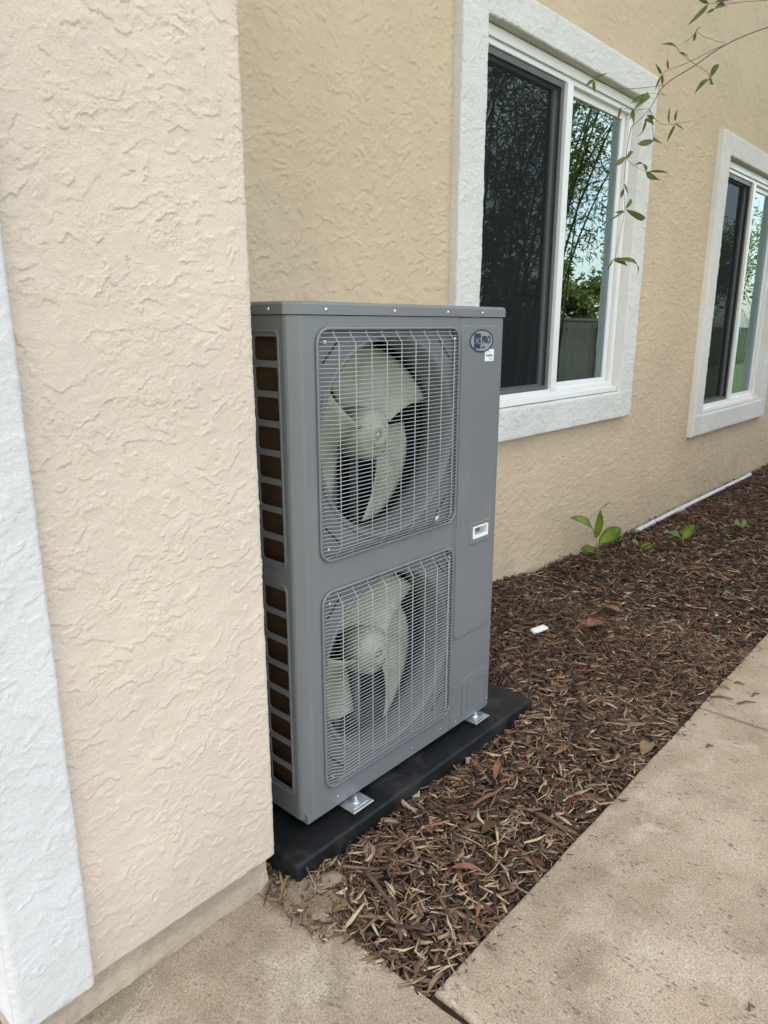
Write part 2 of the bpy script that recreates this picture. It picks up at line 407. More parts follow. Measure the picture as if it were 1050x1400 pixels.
for i, w in enumerate((1.598, 1.62, 1.62, 1.62, 1.62, 1.62, 1.62, 1.62)):
    slab('slab', xj, xj + w - .016, -1.70, -.508, M_WALK, walk, 0, .05,   .007 if i else .009, .004, 5 + i * 3); xj += w
earth = bobj('soil', (lambda bm: (box(bm, (-2.2, -4.6, -.15), (16, .72, -.115)), bm)[1])(bmesh.new()), M_EARTH); earth['kind'] = 'structure'

# ------------------------------------------------------------------ mulch bed
def bed_h(x, y):
    n = mnoise.noise(Vector((x * 2.1, y * 2.1, 4))) * .014 + mnoise.noise(Vector((x * 6.5, y * 6.5, 9))) * .008
    edge = min(1, max(0, (y + .50) / .16)); ex = min(1, max(0, (x - .97) / .18))
    h = -.012 + .024 * edge * (.35 + .65 * ex) + n * edge
    wall = max(0, (y - .15) / .55); m = math.exp(-((x - 2.9) / .75) ** 2)
    h += .045 * m * wall ** 1.3 - .022 * wall * (1 - m) * (1 if x > 4.3 else max(0, (x - 3.3)))
    return h
bm = bmesh.new(); gx = list(np.arange(.955, 4, .05)) + list(np.arange(4, 15, .14)); gy = list(np.linspace(-.515, .72, 26)); V = []
for x in gx: V.append([bm.verts.new((x, y, bed_h(x, y) - .012)) for y in gy])
for i in range(len(gx) - 1):
    for j in range(len(gy) - 1): bm.faces.new((V[i][j], V[i + 1][j], V[i + 1][j + 1], V[i][j + 1]))
bed = bobj('mulch_bed', bm, M_SOIL, None, True); bed['kind'] = 'structure'

bm = bmesh.new(); lx_, ly_ = np.arange(.86, 1.13, .012), np.arange(-.30, .0, .012); V = []
for x in lx_:
    row = []
    for y in ly_:
        r = 1 - (((x - .985) / .105) ** 2 + ((y + .125) / .125) ** 2) + mnoise.noise(Vector((x * 18, y * 18, 2))) * .45
        row.append(bm.verts.new((x, y, -.012 + .026 * max(0, min(1, r * 1.1)) + mnoise.noise(Vector((x * 60, y * 60, 5))) * .003)))
    V.append(row)
for i in range(len(lx_) - 1):
    for j in range(len(ly_) - 1): bm.faces.new((V[i][j], V[i + 1][j], V[i + 1][j + 1], V[i][j + 1]))
M_SAND = m_soil('sandy_soil', (.21, .16, .105), (.33, .265, .185), 60)
o = bobj('loose_soil', bm, M_SAND, None, True); o['kind'] = 'structure'

def chips(name, n, xr, yr, lr, wr, tr, lift, palette, weights, tilt=.22, curl=.25, avoid=True, seed=1, xpow=1.0):
    g = np.random.default_rng(seed)
    x = xr[0] + (xr[1] - xr[0]) * g.random(n) ** xpow; y = g.uniform(*yr, n)
    if avoid:
        k = ~((x > .99) & (x < 2.10) & (y > -.066)); x, y = x[k], y[k]; n = len(x)
    z = np.array([bed_h(a, b) for a, b in zip(x, y)]) + lift[0] + (lift[1] - lift[0]) * g.random(n) ** 1.6
    Ln = lr[0] + (lr[1] - lr[0]) * g.random(n) ** 2.0; Wd = np.minimum(wr[0] + (wr[1] - wr[0]) * g.random(n) ** 1.8, Ln * .45); Th = g.uniform(*tr, n)
    a = g.uniform(0, 2 * np.pi, n); ti = g.normal(0, tilt, n); ro = g.normal(0, .5, n); cu = g.normal(0, curl, n)
    st = np.array([-.5, .05, .5]); wf = np.array([.40, 1.0, .22])
    P = np.zeros((n, 3, 4, 3))
    for s in range(3):
        jw = wf[s] * g.uniform(.7, 1.25, n)
        for c, (u, w) in enumerate(((-1, -1), (1, -1), (1, 1), (-1, 1))):
            lx = st[s] * Ln; ly = u * .5 * Wd * jw + cu * Ln * (st[s] ** 2 * 1.5); lz = w * .5 * Th + np.abs(cu) * .25 * Ln * (st[s] ** 2)
            cy, cz = ly * np.cos(ro) - lz * np.sin(ro), ly * np.sin(ro) + lz * np.cos(ro)
            px_, pz = lx * np.cos(ti) - cz * np.sin(ti), lx * np.sin(ti) + cz * np.cos(ti)
            P[:, s, c, 0] = x + px_ * np.cos(a) - cy * np.sin(a); P[:, s, c, 1] = y + px_ * np.sin(a) + cy * np.cos(a); P[:, s, c, 2] = z + pz
    if avoid: P[..., 1] = np.clip(P[..., 1], -.60, .698)
    q = [(0, 1, 2, 3)[::-1]]
    for s in range(2):
        for c in range(4): q.append((s * 4 + c, s * 4 + (c + 1) % 4, s * 4 + 4 + (c + 1) % 4, s * 4 + 4 + c))
    q.append((8, 9, 10, 11)); q = np.array(q)
    F = (q[None] + (np.arange(n) * 12)[:, None, None]).reshape(-1, 4)
    me = bpy.data.meshes.new(name); me.vertices.add(n * 12); me.vertices.foreach_set('co', P.reshape(-1))
    me.loops.add(F.size); me.loops.foreach_set('vertex_index', F.reshape(-1).astype(np.int32))
    me.polygons.add(len(F)); me.polygons.foreach_set('loop_start', np.arange(0, F.size, 4, dtype=np.int32))
    me.update(); me.validate()
    pal = np.array(palette); pick = g.choice(len(pal), n, p=np.array(weights) / sum(weights))
    col = pal[pick] * g.uniform(.6, 1.55, (n, 1)) * np.array([1.0, .99, .95]) * g.uniform(.93, 1.07, (n, 3))
    cc = np.ones((n, 12, 4)); cc[..., :3] = (col * np.minimum(1, .43 / col.max(1))[:, None])[:, None]
    at = me.color_attributes.new('chip', 'FLOAT_COLOR', 'POINT'); at.data.foreach_set('color', cc.reshape(-1))
    me.materials.append(M_MULCH); return me
BR = [(.078, .046, .031), (.13, .076, .050), (.045, .028, .020), (.19, .115, .075), (.27, .19, .13), (.42, .32, .19), (.50, .41, .27), (.21, .09, .048)]
parts = [chips('h', 110, (.99, 5.0), (-.548, -.500), (.008, .035), (.0015, .006), (.0008, .002), (.014, .018), BR, (20, 24, 14, 20, 10, 6, 3, 2), .05, .2, seed=19, xpow=1.3),
         chips('f', 420, (.90, 1.10), (-.26, -.02), (.012, .05), (.002, .008), (.0008, .002), (.008, .022), BR, (10, 20, 8, 20, 18, 14, 6, 2), .2, .3, seed=9),
         chips('g', 650, (.96, 2.4), (-.50, -.03), (.03, .09), (.004, .012), (.0008, .002), (.006, .022), BR, (4, 8, 2, 18, 20, 14, 7, 3), .2, .3, seed=12, xpow=1.3),
         chips('a', 13500, (.955, 3.2), (-.505, .69), (.015, .075), (.003, .013), (.001, .004), (-.008, .012), BR, (30, 30, 20, 16, 5, 3, 1, 2), seed=1, xpow=1.0),
         chips('b', 15000, (.955, 3.2), (-.505, .69), (.010, .05), (.0012, .005), (.0008, .002), (-.004, .014), BR, (16, 24, 10, 24, 14, 9, 4, 3), .3, .35, seed=2, xpow=1.0),
         chips('c', 1700, (.96, 3.2), (-.50, .69), (.05, .11), (.008, .022), (.003, .008), (.0, .012), BR, (30, 30, 20, 14, 4, 1, 0, 4), .12, .15, seed=3, xpow=.9),
         chips('d', 22000, (3.0, 13.5), (-.50, .69), (.025, .095), (.004, .015), (.001, .005), (-.006, .014), BR, (30, 30, 18, 18, 8, 5, 2, 3), seed=4, xpow=1.7),
         chips('e', 520, (.96, 5), (-.50, .68), (.035, .085), (.003, .008), (.0006, .0012), (.004, .020), BR, (0, 0, 0, 2, 8, 14, 12, 1), .2, .18, seed=5, xpow=1.4)]
bm = bmesh.new()
for me in parts: bm.from_mesh(me); bpy.data.meshes.remove(me)
me = bpy.data.meshes.new('mulch'); bm.to_mesh(me); bm.free(); me.materials.append(M_MULCH)
mulch = link('mulch', me); mulch['kind'] = 'stuff'; mulch['label'] = 'shredded brown bark mulch covering the bed along the wall'

# ------------------------------------------------------------------ house
house = empty('house', (0, WY, 0)); tag(house, 'beige stucco house with white trimmed windows above the mulch bed', 'house')
def part(o, parent):
    """parent while keeping the world coordinates the mesh was built in"""
    o.parent = parent; o.matrix_parent_inverse = Matrix.Translation(parent.location).inverted(); return o

# window openings (x0, x1, z0, z1)
W1 = (2.757, 4.285, .975, 2.590)
W2 = (5.800, 7.330, .700, 2.535)
def rect(x0, x1, z0, z1): return [(x1, z1), (x0, z1), (x0, z0), (x1, z0)]
HX1, HZ = 14.0, 5.6
def grow(r, d): return rect(r[0] - d, r[1] + d, r[2] - d, r[3] + d)
w = plate('wall_core', rect(.60, HX1, -.12, HZ), [grow(W1, .02), grow(W2, .02)], lambda a, b, d: (a, WY + .006 + d, b), .15, M_WALL); part(w, house)
xs = [1.25]
while xs[-1] < 9.0: xs.append(xs[-1] + max(.0037, .0026 * xs[-1]))
xs = np.array([1.2] + xs + [9.6, 11, HX1]); zs = np.concatenate([[-.12], np.arange(-.06, 2.75, .0042), np.arange(2.755, 3.7, .0065), [4.2, HZ]])
U, Vz = np.meshgrid(xs, zs); H = relief(U * 1.65, Vz * 1.65, 21, .55, 2.1, 1.4) * (1 + .05 * np.clip(U - 1.5, 0, 5))
xc, zc = (xs[1:] + xs[:-1]) / 2, (zs[1:] + zs[:-1]) / 2; XC, ZC = np.meshgrid(xc, zc); keep = np.ones(XC.shape, bool)
keep &= ~((ZC > 2.75) & (XC < 2.3))
keep &= ~((XC < 1.95) & (ZC < 1.15))          # behind the unit the plain core shows
for r in (W1, W2): keep &= ~((XC > r[0] - .07) & (XC < r[1] + .07) & (ZC > r[2] - .07) & (ZC < r[3] + .07))
w = gridmesh('main_wall', U, WY - H * 1e-3, Vz, M_WALL, keep); part(w, house)
def sweep_wall(name, prof, z0, z1, dz, mat, seed, ang, lace=1.0, grain=1.0, zfine=2.24):
    """profile points (x, y, nx, ny, weight) swept upwards, pushed out by the stucco relief"""
    zs = np.concatenate([[z0, z0 + .004], np.arange(z0 + .010, zfine, dz), np.arange(zfine + .1, z1, .3), [z1]])
    p = np.array(prof); u = np.concatenate([[0], np.cumsum(np.hypot(np.diff(p[:, 0]), np.diff(p[:, 1])))])
    Ug, Zg = np.meshgrid(u, zs); H = relief(Ug * 2.0, Zg * 2.0, seed, ang, lace, grain) * 1e-3 * p[None, :, 4]
    ins = np.zeros(len(zs)); ins[0] = -.010; ins[1] = -.004; H = H + ins[:, None] * (p[None, :, 4] > 0)
    Zg = Zg.copy(); Zg[0] += .005 * fbm(u * 14, u * 0 + seed, seed, 3) * (p[:, 4] > 0)
    return part(gridmesh(name, p[None, :, 0] + p[None, :, 2] * H, p[None, :, 1] + p[None, :, 3] * H, Zg, mat), house)
def arc(cx, cy, r, a0, a1, n): return [(cx + r * math.cos(R_(a)), cy + r * math.sin(R_(a)), math.cos(R_(a)), math.sin(R_(a)), .8) for a in np.linspace(a0, a1, n)]
BX, BY = .955, -.029
prof = [(.36, WY, -1, 0, 0), (.36, BY, 0, -1, 0)] + [(x, BY, 0, -1, 1) for x in np.arange(.40, BX - .011, .00185)] + arc(BX - .010, BY + .010, .010, -90, 0, 7) + [(BX, y, 1, 0, 1) for y in np.arange(-.012, .10, .006)] + [(BX, y, 1, 0, 1) for y in np.arange(.11, .6, .03)] + [(BX, WY, 1, 0, 0)]
sweep_wall('projecting_wall', prof, .086, HZ, .00185, M_BUMP, 5, .1, 1.2, 1.25)
TX0, TX1, TY = .325, .473, -.056
prof = [(TX0, WY, -1, 0, 0)] + [(TX0, y, -1, 0, 1) for y in np.arange(.40, -.045, -.012)] + arc(TX0 + .012, TY + .012, .012, 180, 270, 6) + [(x, TY, 0, -1, 1) for x in np.arange(TX0 + .015, TX1 - .010, .0026)] + arc(TX1 - .008, TY + .008, .008, -90, 0, 5) + [(TX1, BY + .004, 1, 0, 0), (.355, BY + .004, 0, 1, 0), (.355, WY, 1, 0, 0)]
sweep_wall('corner_trim', prof, .094, HZ, .0028, M_TRIMC, 44, .3, .9, 2.2)
prof = [(.37, WY - .004, 0), (.37, -.013, 1)] + [(x, -.013, 1) for x in np.linspace(.40, .93, 24)] + [(.943, -.010, 1), (.945, .05, 1), (.945, WY - .004, 0)]
bm = bmesh.new(); rows = []
for z in (-.12, -.01, .012, .04, .065, .10):
    row = []
    for (x, y, k) in prof:
        n = mnoise.noise_vector(Vector((x * 22, y * 22, z * 40))) * .005 * k
        row.append(bm.verts.new((x + n.x * .4, y + n.y + (.006 if z > .03 else 0), z)))
    rows.append(row)
for i in range(5):
    for j in range(len(prof) - 1): bm.faces.new((rows[i][j], rows[i][j + 1], rows[i + 1][j + 1], rows[i + 1][j]))
part(bobj('footing', bm, M_FOOT), house)
# roof with deep eave
bm = bmesh.new()
vv = [(-.2, -.65, HZ + .02), (HX1 + .5, -.65, HZ + .02), (HX1 + .5, 9, HZ + .02), (-.2, 9, HZ + .02), (-.2, -.65, HZ + .18), (HX1 + .5, -.65, HZ + .18), (HX1 + .5, 4.2, HZ + 1.9), (-.2, 4.2, HZ + 1.9), (HX1 + .5, 9, HZ + .18), (-.2, 9, HZ + .18)]
vv = [bm.verts.new(v) for v in vv]
for f in ((0, 1, 5, 4), (4, 5, 6, 7), (7, 6, 8, 9), (2, 3, 9, 8), (0, 3, 2, 1)): bm.faces.new([vv[i] for i in f])
bm.faces.new([vv[i] for i in (0, 4, 7, 9, 3)]); bm.faces.new([vv[i] for i in (1, 2, 8, 6, 5)])
part(bobj('roof', bm, M_ROOF), house)
part(boxobj('rear_wall', (.37, 8.3, -.12), (HX1, 8.5, HZ), M_WALL), house)
part(boxobj('end_wall', (HX1 - .2, WY + .17, -.12), (HX1, 8.28, HZ), M_WALL), house)
part(boxobj('end_wall', (.40, WY + .17, -.12), (.60, 8.28, HZ), M_WALL), house)
M_ROOM = plain('room_paint', (.30, .29, .26), .8)
M_SHADE = plain('olive_roller_shade', (.40, .41, .30), .8)
part(boxobj('room_floor', (.62, WY + .18, .30), (HX1 - .22, 8.28, .34), M_ROOM), house)
part(boxobj('room_ceiling', (.62, WY + .18, 2.75), (HX1 - .22, 8.28, 2.80), M_ROOM), house)
part(boxobj('room_partition', (.62, 3.6, .35), (HX1 - .22, 3.7, 2.74), M_ROOM), house)

def window(o4, screen_left, shade):
    x0, x1, z0, z1 = o4; xm0 = x0 + (x1 - x0) * .483; xm1 = xm0 + .085
    fy = WY + .012; tb, ts, tt = .085, .062, .105
    # vinyl frame: outer ring with two openings, stepped in
    win = plate('window', rect(x0 + .002, x1 - .002, z0 + .002, z1 - .002), [rect(x0 + ts, xm0 + .02, z0 + tb - .025, z1 - tt + .03), rect(xm0 + .025, x1 - ts + .022, z0 + tb - .025, z1 - tt + .03)],
                lambda a, b, d: (a, fy + d, b), .085, M_VINYL, bev=.004)
    part(win, house)
    def sub(o): o.parent = win; o.matrix_parent_inverse = win.matrix_basis.inverted() @ Matrix.Translation(house.location).inverted() if False else Matrix.Identity(4); return o
    # inner bead ring and meeting stile, each its own piece
    for nm, a, b in (('sash', x0 + ts - .014, xm0 + .012), ('sash', xm0 + .020, x1 - ts + .010)):
        dy = .036 if nm == 'sash' and a < xm0 else .022
        s = plate('sash', rect(a, b, z0 + tb - .032, z1 - tt + .034), [rect(a + .038, b - .038, z0 + tb + .004, z1 - tt - .004)], lambda u, v, d, dy=dy: (u, fy + dy + d, v), .03, M_VINYL, bev=.004); sub(s)
        gl = boxobj('glass_pane', (a + .03, fy + dy + .012, z0 + tb), (b - .03, fy + dy + .016, z1 - tt), M_GLASS); sub(gl)
    stile = boxobj('meeting_stile', (xm0 + .018, fy - .010, z0 + tb - .03), (xm1 - .012, fy + .02, z1 - tt + .03), M_VINYL, None, .004); sub(stile)
    drip = boxobj('sill_ledge', (x0 + .004, fy - .030, z0 + .004), (x1 - .004, fy - .002, z0 + .036), M_VINYL, None, .005); sub(drip)
    head = boxobj('head_rail', (x0 + .004, fy - .012, z1 - .05), (x1 - .004, fy - .002, z1 - .004), M_VINYL, None, .004); sub(head)
    if screen_left:
        a, b, c0, c1 = x0 + ts - .012, xm0 + .012, z0 + tb - .03, z1 - tt + .028
        sf = plate('screen_frame', rect(a, b, c0, c1), [rect(a + .026, b - .026, c0 + .028, c1 - .028)], lambda u, v, d: (u, fy + .008 + d, v), .012, M_SCRF, bev=.002); sub(sf)
        bm = bmesh.new(); bm.faces.new([bm.verts.new((u, fy + .0144, v)) for u, v in rect(a + .024, b - .024, c0 + .026, c1 - .026)]); sub(bobj('insect_screen', bm, M_SCREEN))
    if shade:
        sh = boxobj('roller_shade', (xm0 + .05, fy + .16, z0 + .06), (x1 - .02, fy + .165, z1 - .05), M_SHADE); sub(sh)
    sub(trim_mesh(o4, .178))
    return win
def trim_mesh(o4, t):
    """stucco surround: one relief sheet rolled over its outer and inner arrises"""
    x0, x1, z0, z1 = o4; A = (x0 - t, x1 + t - .006); B = (z0 - t + .018, z1 + t - .032); st_ = .0046 if x0 < 5 else .008
    def lines(a, b, i0, i1):
        def seg(p, q): return [p, p + .0015, p + .004] + list(np.arange(p + .009, q - .009, st_)) + [q - .004, q - .0015, q]
        L1, L2, L3 = seg(a, i0), seg(i0, i1), seg(i1, b)
        co = [a] + L1 + [i0] + list(np.linspace(i0, i1, max(2, int((i1 - i0) / st_)))[1:-1]) + [i1] + L3 + [b]
        back = [2] + [0] * len(L1) + [1] + [3] * (len(co) - 4 - len(L1) - len(L3)) + [1] + [0] * len(L3) + [2]
        return np.array(co), np.array(back)
    xs, bx = lines(*A, x0, x1); zs, bz = lines(*B, z0, z1); X, Z = np.meshgrid(xs, zs); BX_, BZ_ = np.meshgrid(bx, bz)
    inx = np.isin(BX_, (1, 3)); inz = np.isin(BZ_, (1, 3)); inner = inx & inz                      # on or inside the opening's back edge
    d = np.minimum(np.minimum(X - A[0], A[1] - X), np.minimum(Z - B[0], B[1] - Z))
    dx = np.maximum(np.maximum(x0 - X, X - x1), 0); dz = np.maximum(np.maximum(z0 - Z, Z - z1), 0); d = np.minimum(d, np.hypot(dx, dz)); r = .009
    roll = np.where(d < r, r - np.sqrt(np.maximum(0, r * r - (r - d) ** 2)), 0)
    Hh = relief(X * 1.7, Z * 1.7, 61 if x0 < 5 else 63, .4, 1.9, 5.0) * 1e-3
    Y = WY - .044 + roll - Hh * np.clip(d / .004, .35, 1)
    Y = np.where((BX_ == 2) | (BZ_ == 2) | inner, WY + .022, Y)
    X = X + np.where(d < .004, 1, 0) * .0016 * fbm(X * 30, Z * 30, 71, 3); Z = Z + np.where(d < .004, 1, 0) * .0016 * fbm(X * 30, Z * 30, 77, 3)
    keep = ~(inner[:-1, :-1] & inner[1:, 1:] & inner[:-1, 1:] & inner[1:, :-1])
    return gridmesh('stucco_trim', X, Y, Z, M_TRIM, keep)
w1 = window(W1, True, False); w2 = window(W2, True, True)

# ------------------------------------------------------------------ equipment pad
PZ = .060
bm = bmesh.new(); box(bm, (.985, -.074, -.10), (2.117, .44, PZ), .010, 3)
for v in bm.verts:
    if v.co.z < -.02: v.co.y -= .006 if v.co.y < .1 else 0
pad = bobj('equipment_pad', bm, M_PAD); tag(pad, 'black plastic equipment pad under the grey outdoor unit', 'pad')

# ------------------------------------------------------------------ outdoor unit
AX0, AX1, AB = 1.086, 1.933, .030         # side planes and corner bevel
AZ0, AZ1, AD = .086, 1.391, .345
ac = empty('outdoor_air_conditioner', (1.51, .17, PZ)); tag(ac, 'tall grey two fan outdoor air conditioner standing on the black pad', 'air conditioner')
acp = lambda o: part(o, ac)
def fr(a, b, d): return (a, d, b)                       # front-facing plates: depth grows into the unit
G1 = (1.156, 1.704, .798, 1.362); G2 = (1.156, 1.702, .154, .716)
XS = 1.708                                              # seam to the service panel
front = plate('front_panel', rect(AX0 + AB, XS - .0015, AZ0, AZ1), [rrect(G1[0] + .004, G1[1] - .004, G1[2] + .004, G1[3] - .004, .034), rrect(G2[0] + .004, G2[1] - .004, G2[2] + .004, G2[3] - .004, .034)], fr, .012, M_GREY); acp(front)
# folded corner: bevel and the strip round to the side seam
bm = bmesh.new(); pr = [(AX0 + AB + .0, .0), (AX0 + AB * .80, AB * .10), (AX0 + AB * .10, AB * .80), (AX0, AB), (AX0, AB + .009), (AX0 + .01, AB + .009), (AX0 + .012, AB), (AX0 + AB, .012)]
lo = [bm.verts.new((x, y, AZ0)) for x, y in pr]; hi = [bm.verts.new((x, y, AZ1)) for x, y in pr]
for i in range(len(pr)): j = (i + 1) % len(pr); bm.faces.new((lo[i], lo[j], hi[j], hi[i]))
bm.faces.new(lo[::-1]); bm.faces.new(hi); acp(bobj('corner_post', bm, M_GREY))
hx0, hx1, hz0, hz1 = 1.800, 1.885, .716, .758           # handle opening
serv = plate('service_panel', rect(XS + .0015, AX1, AZ0, AZ1), [rrect(hx0, hx1, hz0, hz1, .004)], fr, .012, M_GREY, bev=.003); acp(serv)
emb = plate('raised_panel', rrect(XS + .010, AX1 - .018, .40, AZ1 - .022, .022), [rrect(hx0, hx1, hz0, hz1, .004)], lambda a, b, d: (a, d - .0032, b), .0030, M_GREY, bev=.0026); acp(emb)
# left side with two columns of eight openings, over the coil
holes = []
SY0 = AB + .011
for (za, zb) in ((.795, 1.352), (.158, .737)):
    n = 8; p = (zb - za) / n
    for k in range(n):
        for c_ in range(3):
            y0 = SY0 + .012 + c_ * .096; holes.append(rrect(y0, y0 + .086, za + k * p + .0075, za + (k + 1) * p - .0075, .009, 3))
side = plate('side_panel', rect(SY0, AD, AZ0, AZ1), holes, lambda a, b, d: (AX0 + d, a, b), .004, M_GREY); acp(side)
for (za, zb) in ((.795, 1.352), (.158, .737)):
    rg = plate('side_frame', rrect(SY0 + .004, AD - .02, za - .008, zb + .008, .018), [rrect(SY0 + .010, AD - .026, za - .002, zb + .002, .013)], lambda a, b, d: (AX0 - .004 + d, a, b), .0035, M_GREY, bev=.0015); acp(rg)
acp(boxobj('coil', (AX0 + .022, SY0 + .01, AZ0 + .03), (AX0 + .045, AD - .02, AZ1 - .02), M_COIL))
acp(boxobj('right_side_panel', (AX1 - .004, .0125, AZ0), (AX1, AD, AZ1), M_GREY))
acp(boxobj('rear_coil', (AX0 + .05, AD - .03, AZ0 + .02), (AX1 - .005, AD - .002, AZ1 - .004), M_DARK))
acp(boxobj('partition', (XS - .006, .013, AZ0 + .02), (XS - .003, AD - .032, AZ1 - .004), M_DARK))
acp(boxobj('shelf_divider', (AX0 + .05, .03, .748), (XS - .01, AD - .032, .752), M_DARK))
acp(boxobj('base_pan', (AX0 + .008, .006, AZ0 - .008), (AX1 - .006, AD, AZ0 + .018), M_GREY))
# lid with turned-down lip and clipped corner
o_ = .004; lx0, lx1, ly0, ly1 = AX0 - o_, AX1 + .004, -o_, AD + o_
pr = [(lx0 + AB, ly0), (lx1, ly0), (lx1, ly1), (lx0, ly1), (lx0, ly0 + AB)]
bm = bmesh.new(); rings = []
for (z, ins) in ((AZ1 + .002, 0), (AZ1 + .024, 0), (AZ1 + .029, .003), (AZ1 + .031, .008)):
    cx, cy = (lx0 + lx1) / 2, (ly0 + ly1) / 2
    rings.append([bm.verts.new((x + (ins if x < cx else -ins), y + (ins if y < cy else -ins), z)) for x, y in pr])
for i in range(3):
    for j in range(5): k = (j + 1) % 5; bm.faces.new((rings[i][j], rings[i][k], rings[i + 1][k], rings[i + 1][j]))
bm.faces.new(rings[0][::-1]); bm.faces.new(rings[-1]); acp(bobj('top_cover', bm, M_GREY))

def screw_mesh(r=.0052, h=.003):
    bm = bmesh.new(); rr = ((r * 1.25, 0), (r * 1.25, h * .25), (r, h * .35), (r * .8, h), (r * .35, h * 1.1), (r * .25, h * .5))
    rings = [[bm.verts.new((a * math.cos(k * math.pi / 6), -y, a * math.sin(k * math.pi / 6))) for k in range(12)] for a, y in rr]
    for i in range(len(rr) - 1):
        for k in range(12): bm.faces.new((rings[i][k], rings[i][(k + 1) % 12], rings[i + 1][(k + 1) % 12], rings[i + 1][k]))
    bm.faces.new(rings[-1]); bm.faces.new(rings[0][::-1]); bmesh.ops.recalc_face_normals(bm, faces=bm.faces[:])
    me = bpy.data.meshes.new('screw'); bm.to_mesh(me); bm.free(); me.materials.append(M_SCREW); return me
SC = screw_mesh()
def screw(x, y, z, parent, rz=0.0, s=1.0):
    o = bpy.data.objects.new('screw', SC); COL.objects.link(o); o.location = (x, y, z); o.rotation_euler = (0, random.random() * 3, rz); o.scale = (s, s, s)
    o.parent = parent; o.matrix_parent_inverse = Matrix.Translation(ac.location).inverted(); return o
for (u, v) in ((446, 420), (540, 423), (613, 426), (660, 428)):
    p = px(u, v, 1, -o_); screw(p.x, -o_, AZ1 + .013, ac, 0, .75)
screw(lx0, .075, AZ1 + .013, ac, -math.pi / 2, .8)
for (x, z) in ((1.20, .112), (1.66, .112), (AX1 - .012, .115), (1.52, .110)): screw(x, -.0005, z, ac, 0, .6)

# --- fans and grilles
def blade_mesh(r0=.062, r1=.240):
    bm = bmesh.new(); NR, NA = 12, 14; g = []
    for i in range(NR + 1):
        t = i / NR; r = r0 + (r1 - r0) * t
        a0 = R_(-38 - 13 * t ** 1.2); a1 = R_(45 + 8 * math.sin(t * math.pi * .62)); tip = max(0, (t - .72) / .28) ** 2
        row = []
        for j in range(NA + 1):
            s = j / NA; a = a0 + (a1 - a0) * s
            rr = r - tip * .034 * (max(0, s - .55) / .45) ** 1.6 * 1.0
            y = -.038 + .112 * s * (.55 + .45 * (1 - t)) + .018 * t + .018 * math.sin(s * math.pi)
            row.append(bm.verts.new((rr * math.cos(a), y, rr * math.sin(a))))
        g.append(row)
    for i in range(NR):
        for j in range(NA): bm.faces.new((g[i][j], g[i + 1][j], g[i + 1][j + 1], g[i][j + 1]))
    bmesh.ops.recalc_face_normals(bm, faces=bm.faces[:])
    bmesh.ops.solidify(bm, geom=bm.faces[:], thickness=.003)
    me = bpy.data.meshes.new('blade'); bm.to_mesh(me); bm.free(); me.materials.append(M_FAN)
    me.polygons.foreach_set('use_smooth', [True] * len(me.polygons)); return me
def revolve(bm, prof, n=48):
    rings = [[bm.verts.new((r * math.cos(2 * math.pi * k / n), y, r * math.sin(2 * math.pi * k / n))) for k in range(n)] for r, y in prof]
    for i in range(len(prof) - 1):
        for k in range(n): bm.faces.new((rings[i][k], rings[i][(k + 1) % n], rings[i + 1][(k + 1) % n], rings[i + 1][k]))
BLADE = blade_mesh()
def wire_mesh(L_, rad, flat, ramp, depth, horizontal):
    pts = [(0, 0), (flat, -.001), (flat + ramp, -depth), (L_ - flat - ramp, -depth), (L_ - flat, -.001), (L_, 0)]
    bm = bmesh.new(); tube(bm, [((a, d, 0) if horizontal else (0, d, a)) for a, d in pts], rad, 6)
    bmesh.ops.recalc_face_normals(bm, faces=bm.faces[:])
    me = bpy.data.meshes.new('wire'); bm.to_mesh(me); bm.free(); me.materials.append(M_WIRE)
    me.polygons.foreach_set('use_smooth', [True] * len(me.polygons)); return me
